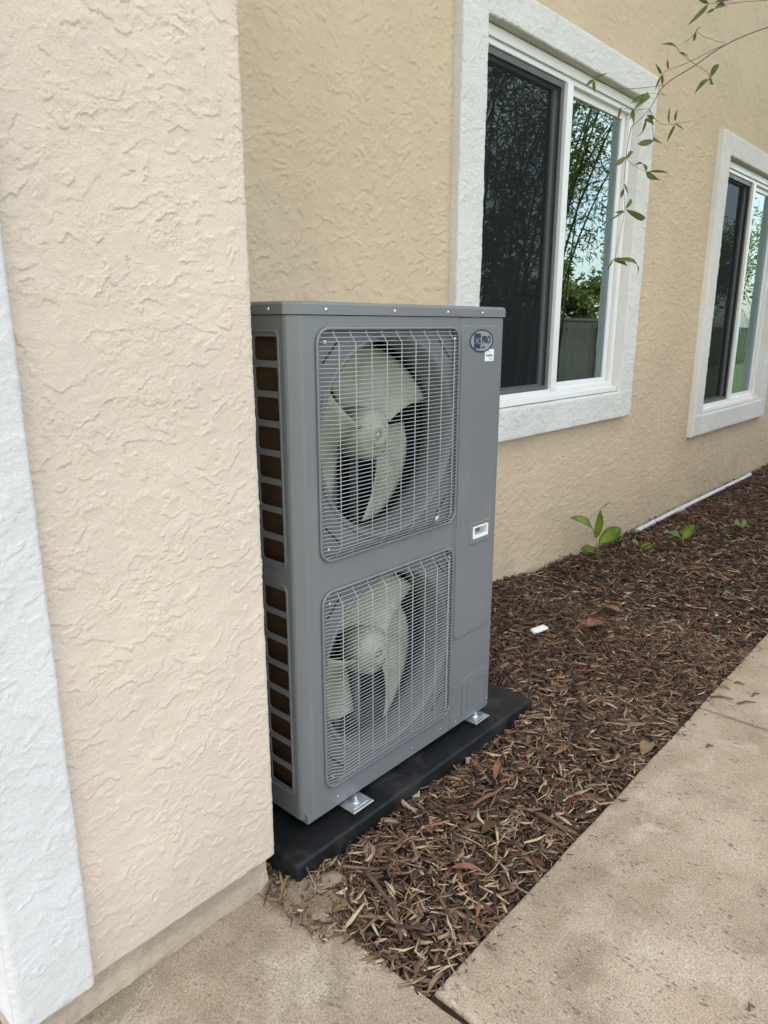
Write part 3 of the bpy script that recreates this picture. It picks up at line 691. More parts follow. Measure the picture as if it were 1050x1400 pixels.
def fan_unit(G, rot, dz):
    x0, x1, z0, z1 = G; cx, cz = (x0 + x1) / 2 + .004, (z0 + z1) / 2
    RO = .262
    sh = plate('fan_shroud', rrect(x0 + .002, x1 - .002, z0 + .002, z1 - .002, .036), [circle(cx, cz, RO, 64)], lambda a, b, d: (a, .0135 + d, b), .0025, M_GREYD); acp(sh)
    # bell mouth turning inwards
    bm = bmesh.new(); revolve(bm, [(RO + .012, .0130), (RO + .010, .009), (RO + .003, .0085), (RO - .004, .014), (RO - .010, .030), (RO - .012, .075), (RO - .006, .115), (RO - .002, .115), (RO - .008, .075), (RO - .006, .030), (RO + .0, .017)], 64)
    for v in bm.verts: v.co.x += cx; v.co.z += cz
    b = bobj('bell_mouth', bm, M_GREYD, None, True); part(b, ac)
    # short stamped slots in the shroud corners
    for sx in (-1, 1):
        for sz in (-1, 1):
            for k in range(3):
                ax, az = cx + sx * (.205 + .017 * k), cz + sz * (.243 - .017 * k)
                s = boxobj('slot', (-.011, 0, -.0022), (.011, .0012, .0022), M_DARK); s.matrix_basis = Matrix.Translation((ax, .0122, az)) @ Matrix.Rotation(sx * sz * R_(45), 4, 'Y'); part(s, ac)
    # motor bracket: two uprights and the motor
    for sx in (-.045, .045): acp(boxobj('motor_bracket', (cx + sx - .012, .19, z0 - .02), (cx + sx + .012, .205, z1 + .015), M_GREYD))
    bm = bmesh.new(); revolve(bm, [(.0, .13), (.05, .13), (.055, .14), (.055, .185), (.0, .185)], 24)
    for v in bm.verts: v.co.x += cx; v.co.z += cz
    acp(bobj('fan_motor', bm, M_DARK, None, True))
    # fan: hub and three swept blades
    bm = bmesh.new(); revolve(bm, [(.0, -.004), (.012, -.004), (.013, -.010), (.030, -.012), (.034, -.004), (.050, .0), (.064, .010), (.072, .028), (.074, .085), (.070, .085), (.0, .06)], 40)
    fan = bobj('fan', bm, M_FAN, None, True); fan.matrix_basis = Matrix.Translation((cx, .066, cz)) @ Matrix.Rotation(R_(rot), 4, 'Y'); part(fan, ac)
    for k in range(3):
        o = bpy.data.objects.new('blade', BLADE); COL.objects.link(o); o.parent = fan; o.matrix_basis = Matrix.Translation((0, .038, 0)) @ Matrix.Rotation(R_(120 * k), 4, 'Y')
    nut = bpy.data.objects.new('shaft_nut', SC); COL.objects.link(nut); nut.parent = fan; nut.location = (0, -.006, 0); nut.scale = (1.4, 1.4, 1.4)
    # grille: rounded rim tube and separate wires
    bm = bmesh.new(); tube(bm, [(a, -.004, b) for a, b in rrect(x0, x1, z0, z1, .036, 8)], .0040, 8, closed=True)
    gr = bobj('fan_grille', bm, M_GREY, None, True); part(gr, ac)
    inv = Matrix.Translation(ac.location).inverted()
    NH = 56; H = z1 - z0; wd = x1 - x0; hm = {}
    for k in range(1, NH):
        z = z0 + H * k / NH; e = min(z - z0, z1 - z)
        ins = 0 if e > .036 else .036 - math.sqrt(max(0, .036 ** 2 - (.036 - e) ** 2))
        dep = .015 * min(1, max(0, (e - .012) / .022)) + .002
        key = (round(ins, 4), round(dep, 4))
        if key not in hm: hm[key] = wire_mesh(wd - 2 * ins, .00105, max(.006, .020 - ins * .5), .022, dep, True)
        o = bpy.data.objects.new('wire', hm[key]); COL.objects.link(o); o.location = (x0 + ins, -.005, z); o.parent = gr; o.matrix_parent_inverse = Matrix.Identity(4)
    vm = wire_mesh(H, .0014, .012, .022, .0195, False)
    for k in range(9):
        o = bpy.data.objects.new('wire', vm); COL.objects.link(o); o.location = (x0 + .052 + k * (wd - .098) / 8, -.003, z0); o.parent = gr
    for (ax, az) in ((x0 + .026, z1 - .032), (x1 - .018, z1 - .030), (x0 + .026, z0 + .030), (x1 - .020, z0 + .032)):
        s = screw(ax, -.003, az, gr, 0, .85); s.matrix_parent_inverse = Matrix.Identity(4)
    return gr
# note: children of the rim are placed in world coordinates (the rim's own origin is the world origin)
fan_unit(G1, 50, 0); g2 = fan_unit(G2, 28, 0)
# round transparent tag clipped on the upper grille
p = px(598, 710, 1, -.028); bm = bmesh.new(); revolve(bm, [(.0, -.002), (.009, -.002), (.011, 0), (.0, .001)], 18)
for v in bm.verts: v.co += Vector((p.x, -.028, p.z))
acp(bobj('grille_clip', bm, M_ZINC, None, True))

# --- handle, knock-out cover, tab
acp(plate('handle_surround', rrect(hx0 - .016, hx1 + .012, hz0 - .016, hz1 + .012, .012), [rrect(hx0, hx1, hz0, hz1, .004)], lambda u, v, d: (u, d - .0062, v), .0055, M_GREY, bev=.0025))
hd = plate('handle', rrect(hx0 + .001, hx1 - .001, hz0 + .001, hz1 - .001, .003), [rrect(hx0 + .009, hx1 - .006, hz0 + .010, hz1 - .006, .003)], lambda u, v, d: (u, d - .0070, v), .030, M_WHITE, bev=.001); acp(hd)
acp(boxobj('handle_well', (hx0 + .004, .0235, hz0 + .004), (hx1 - .004, .026, hz1 - .004), M_GREYD))  # grey instead of white: shading inside the handle put into the colour
acp(plate('knockout_cover', rrect(1.775, 1.918, .104, .246, .020), [], lambda u, v, d: (u, d - .0030, v), .0028, M_GREY, bev=.0014))
acp(plate('knockout_edge', rrect(1.800, 1.908, .118, .222, .012), [rrect(1.8025, 1.9055, .1205, .2195, .010)], lambda u, v, d: (u, d - .0045, v), .0014, M_GREY))
acp(plate('corner_tab', rrect(XS + .006, 1.768, .090, .128, .004), [], lambda u, v, d: (u, d - .0028, v), .0026, M_GREY, bev=.001))
screw(1.74, -.0032, .104, ac, 0, .5)

# --- badge and sticker
def text_mesh(body, size, sx=1.0, shear=0.0, ext=.0004, bold=0.0, space=1.0):
    cu = bpy.data.curves.new('t', 'FONT'); cu.body = body; cu.size = size; cu.extrude = ext; cu.shear = shear; cu.offset = bold; cu.align_x = 'CENTER'; cu.align_y = 'CENTER'; cu.resolution_u = 4; cu.space_character = space
    o = bpy.data.objects.new('t', cu); COL.objects.link(o); bpy.context.view_layer.update()
    me = bpy.data.meshes.new_from_object(o.evaluated_get(bpy.context.evaluated_depsgraph_get())); bpy.data.objects.remove(o)
    for v in me.vertices: v.co = Vector((v.co.x * sx, -v.co.z, v.co.y))
    return me
bc = px(658.5, 466, 1, -.004); bx, bz = bc.x, bc.z; BRX, BRZ, by = .060, .0330, -.0034
badge = plate('brand_badge', [(bx + BRX * math.cos(t), bz + BRZ * math.sin(t)) for t in np.linspace(0, 2 * math.pi, 49)[:-1]], [], lambda u, v, d: (u, by - .0010 + d, v), .0008, M_BADGE); acp(badge)
def sub2(o, par): o.parent = par; o.matrix_parent_inverse = Matrix.Identity(4); return o
sub2(plate('oval_ring', [(bx + BRX * math.cos(t), bz + BRZ * math.sin(t)) for t in np.linspace(0, 2 * math.pi, 49)[:-1]], [[(bx + (BRX - .0042) * math.cos(t), bz + (BRZ - .0038) * math.sin(t)) for t in np.linspace(0, 2 * math.pi, 49)[:-1]]], lambda u, v, d: (u, by - .0018 + d, v), .0007, M_NAVY), badge)
sub2(plate('navy_square', rrect(bx - .0385, bx - .0060, bz - .0215, bz + .0215, .003), [], lambda u, v, d: (u, by - .0018 + d, v), .0007, M_NAVY), badge)
for body, size, sx, sh_, x, z, mat, bold in (('AC', .025, .76, .25, -.0225, -.001, M_BADGE, .0), ('PRO', .030, .76, 0, .0225, .0025, M_NAVY, .0004), ('.com', .0115, .85, 0, .007, -.0175, M_NAVY, .0)):
    o = link('lettering', text_mesh(body, size, sx, sh_, .0003, bold), mat, badge); o.location = (bx + x, by - .0023, bz + z); o.matrix_parent_inverse = Matrix.Identity(4)
sx_, sz_ = px(669, 485.5, 1, -.004).x, px(669, 485.5, 1, -.004).z
st = plate('sticker', rrect(sx_ - .0235, sx_ + .0235, sz_ - .0175, sz_ + .0175, .001), [], lambda u, v, d: (u, by - .0008 + d, v), .0006, M_WHITE); acp(st)
o = link('lettering', text_mesh('inverter', .0125, .85, .15, .0002, .0001), M_PRINT, st); o.location = (sx_, by - .0012, sz_)
for (dx, dz, a0, a1) in ((-.008, .001, 20, 170), (.008, -.001, 195, 345)):
    bm = bmesh.new(); tube(bm, [(sx_ + dx + .0095 * math.cos(R_(a)), by - .0011, sz_ + dz + .0125 * math.sin(R_(a))) for a in np.linspace(a0, a1, 10)], .0007, 4); sub2(bobj('arc', bm, M_NAVY), st)

# --- mounting feet with bolts and rubber pads
for (u, v) in ((486, 1096), (649, 979)):
    p = px(u, v, 2, PZ + .012); x, y = p.x, p.y
    bm = bmesh.new(); box(bm, (x - .040, y - .034, PZ + .0085), (x + .040, .30, PZ + .0125), .0012, 1); ft = bobj('mounting_foot', bm, M_ZINC); acp(ft)
    bm = bmesh.new(); box(bm, (x - .030, y - .024, PZ + .0126), (x + .030, y + .026, PZ + .0150), .001, 1); sub2(bobj('square_washer', bm, M_ZINC), ft)
    bm = bmesh.new(); box(bm, (x - .036, y - .030, PZ + .0005), (x + .036, .28, PZ + .0083), .001, 1); sub2(bobj('rubber_pad', bm, M_BLACK), ft)
    bm = bmesh.new(); bmesh.ops.create_cone(bm, cap_ends=True, segments=18, radius1=.014, radius2=.013, depth=.003, matrix=Matrix.Translation((x, y, PZ + .0166)))
    bmesh.ops.create_cone(bm, cap_ends=True, segments=6, radius1=.0095, radius2=.0090, depth=.008, matrix=Matrix.Translation((x, y, PZ + .0221)))
    bmesh.ops.create_cone(bm, cap_ends=True, segments=12, radius1=.005, radius2=.0045, depth=.008, matrix=Matrix.Translation((x, y, PZ + .0301)))
    sub2(bobj('bolt', bm, M_SCREW), ft)

# ------------------------------------------------------------------ leaves and plants
def leaf_bm(bm, base, tip, width, up=Vector((0, 0, 1)), fold=.25, sag=.06, n=6, twist=0.0, peak=.4):
    base, tip = Vector(base), Vector(tip); d = tip - base; Ln = d.length; t = d.normalized()
    s = t.cross(up);
    if s.length < 1e-4: s = t.orthogonal()
    s.normalize(); s = Matrix.Rotation(twist, 3, t) @ s; nn = s.cross(t).normalized()
    rows = []
    for i in range(n + 1):
        u = i / n; w = max(.0006, width * .5 * (u ** .75 * (1 - u) ** (.75 * (1 - peak) / peak)) / (peak ** .75 * (1 - peak) ** (.75 * (1 - peak) / peak)))
        c = base + d * u + nn * (sag * Ln * math.sin(math.pi * u)) - nn * 0
        rows.append([bm.verts.new(c - s * w + nn * w * fold), bm.verts.new(c), bm.verts.new(c + s * w + nn * w * fold)])
    for i in range(n):
        for j in range(2): bm.faces.new((rows[i][j], rows[i][j + 1], rows[i + 1][j + 1], rows[i + 1][j]))
def leafobj(name, base, tip, width, mat, parent=None, **kw):
    bm = bmesh.new(); leaf_bm(bm, base, tip, width, **kw)
    bmesh.ops.solidify(bm, geom=bm.faces[:], thickness=.0004)
    return bobj(name, bm, mat, parent, True)

# bamboo spray hanging into view (pixels of the photograph, on a slightly bowed sheet in front of the wall)
def bp(u, v, dy=0.0): return px(u, v, 1, -.08 + .05 * math.sin(u * .05) + dy)
def zp(zx, zy, dy=0.0): return bp(780 + zx / 3.5, zy / 3.5, dy)
root = zp(945, 130); br = empty('bamboo_branch', root); tag(br, 'thin arching bamboo branch with narrow green leaves hanging before the windows', 'branch')
def stems(lines):
    for li, (pts, r0, r1) in enumerate(lines):
        P_ = [zp(*p) if not isinstance(p, Vector) else p for p in pts]
        fine = []
        for i in range(len(P_) - 1):
            for k in range(4):
                t = k / 4; p0 = P_[max(0, i - 1)]; p1 = P_[i]; p2 = P_[i + 1]; p3 = P_[min(len(P_) - 1, i + 2)]
                fine.append(.5 * ((2 * p1) + (-p0 + p2) * t + (2 * p0 - 5 * p1 + 4 * p2 - p3) * t * t + (-p0 + 3 * p1 - 3 * p2 + p3) * t ** 3))
        fine.append(P_[-1]); bm = bmesh.new(); n = len(fine)
        tube(bm, fine, [r0 + (r1 - r0) * i / (n - 1) for i in range(n)], 6); part(bobj('stem', bm, M_STEM, None, True), br)
far = Vector((5.9, -1.75, 3.7)); mid_ = Vector((4.5, -.9, 3.25))
e1 = zp(945, 130)
stems([([far, mid_, zp(1300, 20, -.05), (945, 130), (750, 210), (600, 310), (450, 408), (380, 520), (290, 610)], .0042, .0010),
       ([(290, 610), (272, 700), (262, 800), (255, 900), (258, 1005), (235, 1130), (212, 1240)], .0013, .0007),
       ([(745, 212), (690, 235), (560, 300), (470, 335), (438, 352)], .0016, .0007),
       ([zp(1300, -90), (1100, -30), (945, 0), (800, 12), (690, 42)], .0022, .0009), ([(800, 12), (660, 18)], .001, .0007),
       ([(740, 207), (650, 180), (600, 150)], .001, .0006), ([(600, 310), (560, 280), (520, 250)], .001, .0006),
       ([(600, 312), (655, 345), (665, 378)], .001, .0006), ([(450, 408), (290, 425), (200, 415), (112, 380)], .0011, .0006),
       ([(378, 520), (410, 575), (460, 597), (580, 578)], .001, .0006), ([(378, 530), (390, 590), (395, 640), (398, 665)], .001, .0006),
       ([(455, 455), (410, 448), (372, 447)], .001, .0006), ([(265, 755), (300, 790), (360, 822)], .001, .0006),
       ([(375, 520), (300, 525), (240, 515)], .0009, .0006), ([(378, 530), (360, 570)], .0008, .0006)])
LV = [(110,380,75,410,0),(110,378,175,350,0),(110,385,118,445,0),(370,448,290,495,0),(372,448,303,522,1),(435,355,408,305,0),(435,360,405,432,1),(440,355,440,407,0),
      (470,330,465,283,0),(520,248,433,212,1),(520,250,565,272,0),(600,150,538,206,0),(600,150,628,130,0),(600,155,588,197,0),(665,378,595,447,1),(665,376,707,308,1),(665,378,684,405,0),
      (662,20,560,122,1),(660,18,608,-6,1),(690,42,742,30,0),(690,42,650,62,0),(300,525,285,572,0),(300,525,302,592,0),(240,515,226,572,0),(365,550,402,567,0),(358,570,400,598,1),(358,572,318,656,1),
      (500,597,462,679,1),(500,590,543,620,1),(500,580,512,522,0),(472,590,478,510,0),(398,655,441,686,1),(398,672,320,690,0),(360,822,305,790,1),(360,825,428,862,1),(370,822,466,828,1),
      (262,998,290,950,0),(265,1002,355,1047,1),(252,1018,180,1058,0),(258,1012,212,1018,0),(214,1243,321,1314,2),(208,1237,272,1272,1),(206,1240,178,1292,0),(266,752,300,725,0),(265,752,214,792,0),(258,900,240,950,0),(256,880,275,930,0)]
for i, (a, b, c, d, w) in enumerate(LV):
    A = zp(a, b); B = zp(c, d, random.uniform(-.03, .03)); Ln = (B - A).length
    o = leafobj('leaf', A, B, min(.021, max(.010, Ln * (.14, .18, .18)[w])), M_LEAF, None, up=(Vector(A) - Vector(CAM)).normalized() * -1 + Vector((random.uniform(-.7, .7), random.uniform(-.7, .7), random.uniform(-.3, .9))), sag=random.uniform(-.08, .10), fold=.3); part(o, br)
o = leafobj('leaf', zp(690, 12), zp(772, 6), .016, M_DRYB, None, up=Vector((-.5, -1, .2))); part(o, br); o['label'] = 'dry brown bamboo leaf'

def bedp(u, v, dz=0.0):
    z = .02
    for _ in range(4): p = px(u, v, 2, z); z = bed_h(p.x, p.y) + dz
    return p
# ginger-like seedling by the wall
def seedling(name, label, base, leaves, stem_top, grp='green seedlings in the mulch'):
    b = bedp(*base); t = empty(name, b); tag(t, label, 'plant', grp)
    dist_y = b.y
    top = px(*stem_top, 1, dist_y); bm = bmesh.new(); tube(bm, [b - Vector((0, 0, .03)), (b + top) / 2 + Vector((.004, 0, 0)), top], [.006, .005, .003], 7); part(bobj('stem', bm, M_LEAFY, None, True), t)
    for (a, c, w, sag) in leaves:
        A = px(*a, 1, dist_y); B = px(*c, 1, dist_y + random.uniform(-.05, .02))
        part(leafobj('leaf', A, B, w * 1.45, M_LEAFY, None, up=Vector((-.45, -.6, .8)), sag=sag, fold=.25, n=9, peak=.45), t)
    return t
seedling('seedling', 'largest green seedling, four broad leaves, close to the stucco wall', (819, 768), [((813, 736), (779, 708), .060, .08), ((815, 736), (821, 696), .035, .03), ((818, 744), (849, 722), .058, .10), ((814, 757), (793, 752), .045, .06), ((821, 696), (836, 686), .006, .05)], (815, 738))
seedling('seedling', 'small green seedling with an upright leaf beside the black riser', (934, 743), [((934, 735), (949, 717), .045, .05), ((932, 738), (916, 729), .04, .05), ((932, 738), (906, 727), .025, .05)], (933, 736))
seedling('seedling', 'small low seedling between the largest seedling and the pipe', (876, 752), [((874, 748), (864, 739), .035, .05), ((877, 750), (902, 752), .035, .08), ((876, 748), (890, 742), .02, .05)], (876, 748))
seedling('seedling', 'tiny pale seedling farthest along the bed', (1014, 722), [((1013, 719), (1004, 716), .05, .05), ((1014, 719), (1024, 718), .05, .05)], (1014, 719))

# conduit along the wall base
a, b = px(868, 727, 2, -.005), px(1029, 652, 2, .0)
a.y = b.y = .640
cnd = empty('pvc_pipe', (a.x, a.y, a.z)); tag(cnd, 'grey white plastic pipe lying along the wall base', 'pipe')
bm = bmesh.new(); tube(bm, [Vector((a.x + (b.x - a.x) * t, .640 + .004 * math.sin(t * 5), .006 + .006 * t)) for t in np.linspace(0, 1, 14)], .0165, 12); part(bobj('tube', bm, M_PVC, None, True), cnd)
for t in (.32, .995):
    bm = bmesh.new(); xx = a.x + (b.x - a.x) * t; tube(bm, [(xx - .04, .640, .006 + .006 * t), (xx + .04, .640, .006 + .006 * t)], .021, 14); part(bobj('coupling', bm, M_PVC), cnd)

# drip emitters
p = bedp(985, 748); em = empty('drip_riser', p); tag(em, 'black plastic drip riser standing in the mulch near the small seedling', 'drip emitter')
bm = bmesh.new(); tube(bm, [p - Vector((0, 0, .04)), p + Vector((0, 0, .075))], .009, 10); part(bobj('tube', bm, M_BLACK), em)
bm = bmesh.new(); tube(bm, [p + Vector((0, 0, .072)), p + Vector((0, 0, .078)), p + Vector((0, 0, .098)), p + Vector((0, 0, .104))], [.010, .016, .016, .010], 12); part(bobj('cap', bm, M_BLACK), em)
p = bedp(862, 797); em = empty('drip_emitter', p); tag(em, 'low black drip emitter half buried in the middle of the mulch', 'drip emitter')
bm = bmesh.new(); tube(bm, [p - Vector((0, 0, .02)), p + Vector((0, 0, .018)), p + Vector((0, 0, .030))], [.017, .017, .011], 12); part(bobj('cap', bm, M_BLACK), em)
bm = bmesh.new(); tube(bm, [p + Vector((-.05, .02, -.004)), p + Vector((.0, 0, .006)), p + Vector((.06, -.03, -.006))], .006, 8); part(bobj('tube', bm, M_BLACK), em)

# litter one can pick out
def litter(name, label, u0, v0, u1, v1, w, mat, dz=.016, sag=.12, cat='leaf', grp='dry leaves lying on the mulch', **kw):
    A, B = bedp(u0, v0, dz), bedp(u1, v1, dz)
    return tag(leafobj(name, A, B, w, mat, None, sag=sag, **kw), label, cat, grp)
litter('dry_leaf', 'pale tan dry leaf on the bare soil near the pad corner', 447, 1247, 477, 1232, .042, M_DRY, .012, .05, peak=.5)
litter('dry_leaf', 'pinkish dry leaf lying flat in the near mulch', 617, 1186, 663, 1193, .022, M_DRYP, .020)
litter('dry_leaf', 'curled brown dry leaf above the pinkish leaf', 658, 1140, 684, 1128, .028, M_DRYB, .022, .25)
litter('dry_leaf', 'larger reddish dry leaf in the middle of the bed', 821, 829, 850, 838, .085, M_DRYP, .032, .1)
litter('dry_leaf', 'smaller reddish dry leaf below the larger reddish one', 802, 857, 826, 850, .075, M_DRYP, .032, .1)
litter('dry_leaf', 'orange brown dry leaf standing beside the near pad edge', 676, 1066, 683, 1040, .02, M_DRYP, .03, .15)
litter('dry_leaf', 'straw coloured long leaf pointing at the slab corner', 584, 1358, 608, 1330, .010, M_DRY, .018, .2)
litter('dry_leaf', 'straw coloured bamboo leaf beside the pale tan leaf', 490, 1258, 502, 1262, .008, M_DRY, .02, .1)
litter('dry_leaf', 'tan leaf lodged between the pad and the projecting wall', 384, 1222, 393, 1198, .010, M_DRY, .03, .1)
litter('dry_leaf', 'grey curled leaf by the sidewalk edge', 878, 1032, 893, 1018, .045, M_DRY, .02, .25)
def stick(label, u0, v0, u1, v1, r, mat, dz=.018):
    A, B = bedp(u0, v0, dz), bedp(u1, v1, dz); d = B - A; bm = bmesh.new()
    tube(bm, [A + d * t + Vector((0, 0, .004 * math.sin(7 * t))) + mnoise.noise_vector(A * 9 + d * t * 30) * .002 for t in np.linspace(0, 1, 7)], [r * .8, r, r * 1.05, r, r * .9, r * .9, r * .5], 7)
    return tag(bobj('stick', bm, mat, None, True), label, 'stick', 'sticks lying on the mulch')
M_RED = plain('reddish_wood', (.13, .050, .032), .7, var=.4, nscale=60)
M_BRN = plain('brown_wood', (.085, .05, .032), .8, var=.4, nscale=60)
stick('reddish stick near the pad and the orange brown leaf', 647, 1101, 690, 1074, .0055, M_RED, .024)
stick('dark brown stick pointing down from the pad corner', 498, 1190, 546, 1247, .0055, M_BRN, .022)
stick('dark brown stick across the mulch near the slab corner', 537, 1230, 549, 1287, .0055, M_BRN, .022)
stick('dark brown stick beside the sidewalk edge', 732, 1112, 788, 1140, .007, M_BRN, .02)
# white plastic scrap
p = bedp(737, 861, .016); bm = bmesh.new(); box(bm, (-.042, -.014, -.006), (.042, .014, .008), .005, 2)
for v in bm.verts: v.co += mnoise.noise_vector(v.co * 40) * .005
o = bobj('plastic_scrap', bm, M_WHITE); o.location = p; o.rotation_euler = (.1, -.10, -.35); tag(o, 'white plastic scrap lying on the mulch beyond the unit', 'scrap')
# small stones
M_STONE = plain('dusty_stone', (.19, .15, .10), .9, var=.3, nscale=50, bumps=.5)
def stone(label, u, v, r, sq=.7, seed=0, dz=.004):
    p = bedp(u, v, dz); bm = bmesh.new(); bmesh.ops.create_icosphere(bm, subdivisions=3, radius=r)
    for v_ in bm.verts:
        v_.co *= 1 + mnoise.noise(v_.co * (1.6 / r) + Vector((seed, 0, 0))) * .32 + mnoise.noise(v_.co * (5 / r) + Vector((seed, 4, 0))) * .08; v_.co.z *= sq
    o = bobj('stone', bm, M_STONE, None, True); o.location = p; o.rotation_euler = (0, 0, seed)
    return tag(o, label, 'stone', 'stones in the mulch bed')
stone('dusty tan stone against the near corner of the pad', 455, 1205, .030, .7, 1)
stone('grey stone at the edge of the mulch beside the pad', 505, 1163, .020, .8, 2.2)
stone('pale stone at the far side of the bed near the wall', 780, 826, .018, .7, 3)
# twigs on the sidewalk
def twig(label, u0, v0, u1, v1, r):
    A, B = px(u0, v0, 2, .006), px(u1, v1, 2, .006); bm = bmesh.new(); m_ = (A + B) / 2 + Vector((.004, .006, .003))
    tube(bm, [A, m_, B], [r, r * 1.2, r * .6], 6); return tag(bobj('twig', bm, M_BRN, None, True), label, 'twig', 'twigs on the sidewalk')
for s, a in (('short dark twig on the sidewalk just past the joint', (1008, 962, 1034, 960)), ('thick dark twig tip on the sidewalk by the frame edge', (1028, 952, 1038, 948)), ('dark twig lying from the mulch onto the sidewalk', (972, 952, 1003, 956)),
             ('thin twig upper right on the sidewalk', (1004, 933, 1018, 936)), ('little twig on the sidewalk before the joint', (966, 1021, 975, 1020)), ('tiny twig near the lower right of the sidewalk', (1024, 1381, 1032, 1377))):
    twig(s, *a, .0032)

# ------------------------------------------------------------------ across the path: fence, bamboo, yard (seen in the panes, except two added shading clumps)
FY = -2.35
fence = empty('wooden_fence', (8, FY, -.12)); tag(fence, 'weathered grey green board fence reflected in the nearer window', 'fence')
def board_mesh(w_, h_, t_):
    bm = bmesh.new(); box(bm, (-w_ / 2, -t_ / 2, 0), (w_ / 2, t_ / 2, h_), .003, 1); me = bpy.data.meshes.new('board'); bm.to_mesh(me); bm.free(); me.materials.append(M_FENCE); return me
bmsh = board_mesh(.138, 1.50, .018)
for k in range(62):
    o = bpy.data.objects.new('board', bmsh); COL.objects.link(o); o.parent = fence; o.location = (-4.5 + k * .150 + random.uniform(-.003, .003), random.uniform(-.003, .003), .04); o.rotation_euler = (0, random.uniform(-.006, .006), 0)
for z in (.30, 1.25): o = boxobj('rail', (-4.6, -.06, z), (4.85, -.02, z + .09), M_FENCE, fence)
o = boxobj('cap_rail', (-4.6, -.045, 1.548), (4.85, .045, 1.585), M_FENCE, fence)
o = boxobj('top_rail', (-4.6, .012, 1.44), (4.85, .034, 1.53), M_FENCE, fence)
for k in range(5): boxobj('post', (-4.5 + k * 2.3, .012, 0), (-4.41 + k * 2.3, .10, 1.546), M_FENCE, fence)

def foliage(name, pts, n, spread, ll, lw, mat, parent, seed, droop=.5):
    g = np.random.default_rng(seed); P0 = np.array(pts); k = g.integers(0, len(P0), n)
    c = P0[k] + g.normal(0, 1, (n, 3)) * np.array(spread); a = g.uniform(0, 2 * np.pi, n); el = g.normal(-droop, .45, n)
    d = np.stack([np.cos(a) * np.cos(el), np.sin(a) * np.cos(el), np.sin(el)], 1); s = np.cross(d, g.normal(0, 1, (n, 3))); s /= np.linalg.norm(s, axis=1)[:, None] + 1e-9
    Ln = g.uniform(ll[0], ll[1], n)[:, None]; w_ = g.uniform(lw[0], lw[1], n)[:, None]
    V = np.stack([c, c + d * Ln * .4 + s * w_, c + d * Ln, c + d * Ln * .4 - s * w_], 1).reshape(-1, 3)
    me = bpy.data.meshes.new(name); me.vertices.add(len(V)); me.vertices.foreach_set('co', V.reshape(-1)); me.loops.add(n * 4); me.loops.foreach_set('vertex_index', np.arange(n * 4, dtype=np.int32))
    me.polygons.add(n); me.polygons.foreach_set('loop_start', np.arange(0, n * 4, 4, dtype=np.int32)); me.update()
    return link(name, me, mat, parent)
def bamboo(x, y, nc, hgt, lean, label, seed, nl):
    g = random.Random(seed); t = empty('bamboo_clump', (x, y, -.12)); tag(t, label, 'bamboo', 'bamboo clumps along the fence'); leaves = []
    for c in range(nc):
        bx_, by_ = g.gauss(0, .22), g.gauss(0, .09); h = hgt * g.uniform(.75, 1.1); lx, ly = lean[0] + g.gauss(0, .10), lean[1] + g.gauss(0, .06)
        pts = [Vector((bx_ + lx * h * (u ** 1.7), by_ + ly * h * (u ** 1.9), h * u * (1 - .10 * u * u))) for u in np.linspace(0, 1, 14)]
        bm = bmesh.new(); tube(bm, pts, [.022 * (1 - .75 * i / 13) for i in range(14)], 7); bobj('culm', bm, M_CULM, t, True)
        for u in range(5, 14):
            for _ in range(4 if u > 6 else 1):
                dv = Vector((g.uniform(-1, 1), g.uniform(-1, 1), g.uniform(-.1, .6))) * g.uniform(.15, .62); leaves.append(pts[u] + dv)
                if g.random() < .5: leaves.append(pts[u] + dv * .5)
    f = foliage('foliage', leaves, nl, (.10, .10, .10), (.07, .15), (.006, .011), M_LEAF, t, seed, .45); f['kind'] = 'stuff'
    return t
bamboo(4.4, -2.05, 7, 4.8, (.03, .10), 'unseen bamboo clump nearest the patio, added to shade the wall', 11, 4000)  # unseen clump added to block sky light and darken the right wall
bamboo(5.7, -2.0, 8, 5.2, (.04, .13), 'unseen bamboo clump added to shade the wall, its branch arching over the path', 12, 5500)  # unseen, added for the same wall shading; also carries the hanging branch
bamboo(6.9, -2.0, 7, 5.2, (.06, .08), 'bamboo clump at the near end of the fence', 1, 6000)
bamboo(7.8, -2.05, 9, 5.6, (.09, .08), 'dense bamboo clump leaning along the middle of the fence', 2, 5500)
bamboo(8.15, -2.0, 4, 5.0, (.07, .06), 'sparser bamboo clump leaning away towards the fence end', 3, 700)

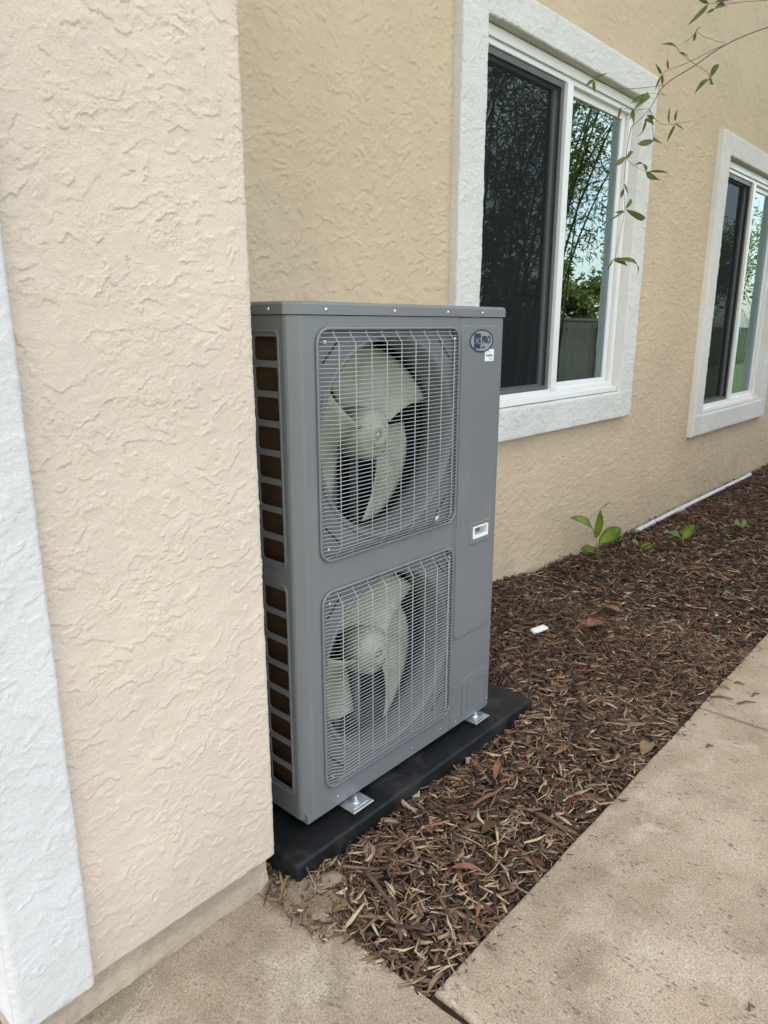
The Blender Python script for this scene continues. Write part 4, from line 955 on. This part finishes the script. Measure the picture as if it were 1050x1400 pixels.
def palm(x, y, h, label, seed):
    g = random.Random(seed); t = empty('palm_tree', (x, y, -.16)); tag(t, label, 'palm tree')
    bm = bmesh.new(); tube(bm, [(.05 * math.sin(u * 3), 0, h * u) for u in np.linspace(0, 1, 10)], [.17 - .05 * u for u in np.linspace(0, 1, 10)], 10); bobj('trunk', bm, M_TRUNK, t, True)
    for k in range(20):
        a = k * 2.4 + g.uniform(-.2, .2); el = g.uniform(-.1, 1.2); Ln = g.uniform(1.7, 2.3); bm = bmesh.new(); pts = []
        for i in range(13):
            u = i / 12; r = Ln * u * math.cos(el) * (1 - .12 * u); z = h + Ln * u * math.sin(el) - .85 * Ln * u * u * .75
            pts.append(Vector((r * math.cos(a), r * math.sin(a), z)))
        tube(bm, pts, [.018 * (1 - .8 * i / 12) for i in range(13)], 5); sd_ = Vector((-math.sin(a), math.cos(a), 0))
        for i in range(2, 13):
            for q in (0, .5):
                p = pts[i - 1].lerp(pts[i], q)
                for s in (-1, 1):
                    tip = p + sd_ * s * .42 * math.sin(math.pi * min(.97, .15 + i / 14)) + (pts[i] - pts[i - 1]) * 1.3 + Vector((0, 0, -.16))
                    w_ = (pts[i] - pts[i - 1]).normalized() * .014; bm.faces.new([bm.verts.new(p - w_), bm.verts.new(p + w_), bm.verts.new(tip)])
        bobj('frond', bm, M_LEAFD, t)
palm(17.5, -3.6, 2.9, 'palm tree with drooping fronds reflected in the farther window', 4)
def tree(x, y, h, rx, label, seed, mat, nl=6000):
    g = random.Random(seed); t = empty('yard_tree', (x, y, -.16)); tag(t, label, 'tree', 'trees beyond the fence'); pts = []
    bm = bmesh.new(); tube(bm, [(.1 * math.sin(u * 4), 0, h * .6 * u) for u in np.linspace(0, 1, 6)], [.16 * (1 - .6 * u) for u in np.linspace(0, 1, 6)], 8)
    for k in range(7):
        a = g.uniform(0, 6.28); e = Vector((rx * .7 * math.cos(a), rx * .7 * math.sin(a), h * g.uniform(.6, .95))); tube(bm, [(0, 0, h * .35), Vector((0, 0, h * .5)).lerp(e, .5), e], [.07, .05, .02], 6)
        for _ in range(7): pts.append(e + Vector((g.gauss(0, 1), g.gauss(0, 1), g.gauss(0, .7))) * rx * .32)
    bobj('trunk', bm, M_TRUNK, t, True); f = foliage('crown', pts, nl, (rx * .13, rx * .13, rx * .11), (.10, .22), (.03, .055), mat, t, seed, .2)
tree(14.6, -5.6, 2.5, 1.0, 'bushy yellow green tree past the end of the wooden fence', 5, M_TREE)
tree(10.6, -6.2, 3.4, 1.5, 'low dark green tree behind the middle of the wooden fence', 6, M_LEAFD)
tree(31, -9.5, 5.0, 2.6, 'round dark green tree far across the lawn', 7, M_LEAFD)
tree(38, -11.5, 5.5, 3.0, 'pale green tree farthest across the lawn', 8, M_LEAF)
# iron fence across the yard
fi = empty('metal_fence', (26, -6.6, -.16)); tag(fi, 'thin black metal picket fence across the lawn', 'fence')
bm = bmesh.new(); box(bm, (-.009, -.009, 0), (.009, .009, 1.45)); pm = bpy.data.meshes.new('picket'); bm.to_mesh(pm); bm.free(); pm.materials.append(M_IRON)
for k in range(130):
    o = bpy.data.objects.new('picket', pm); COL.objects.link(o); o.parent = fi; o.location = (-11 + k * .17, 0, 0)
for z in (.12, 1.32): boxobj('rail', (-11.1, -.014, z), (11.1, .014, z + .03), M_IRON, fi)
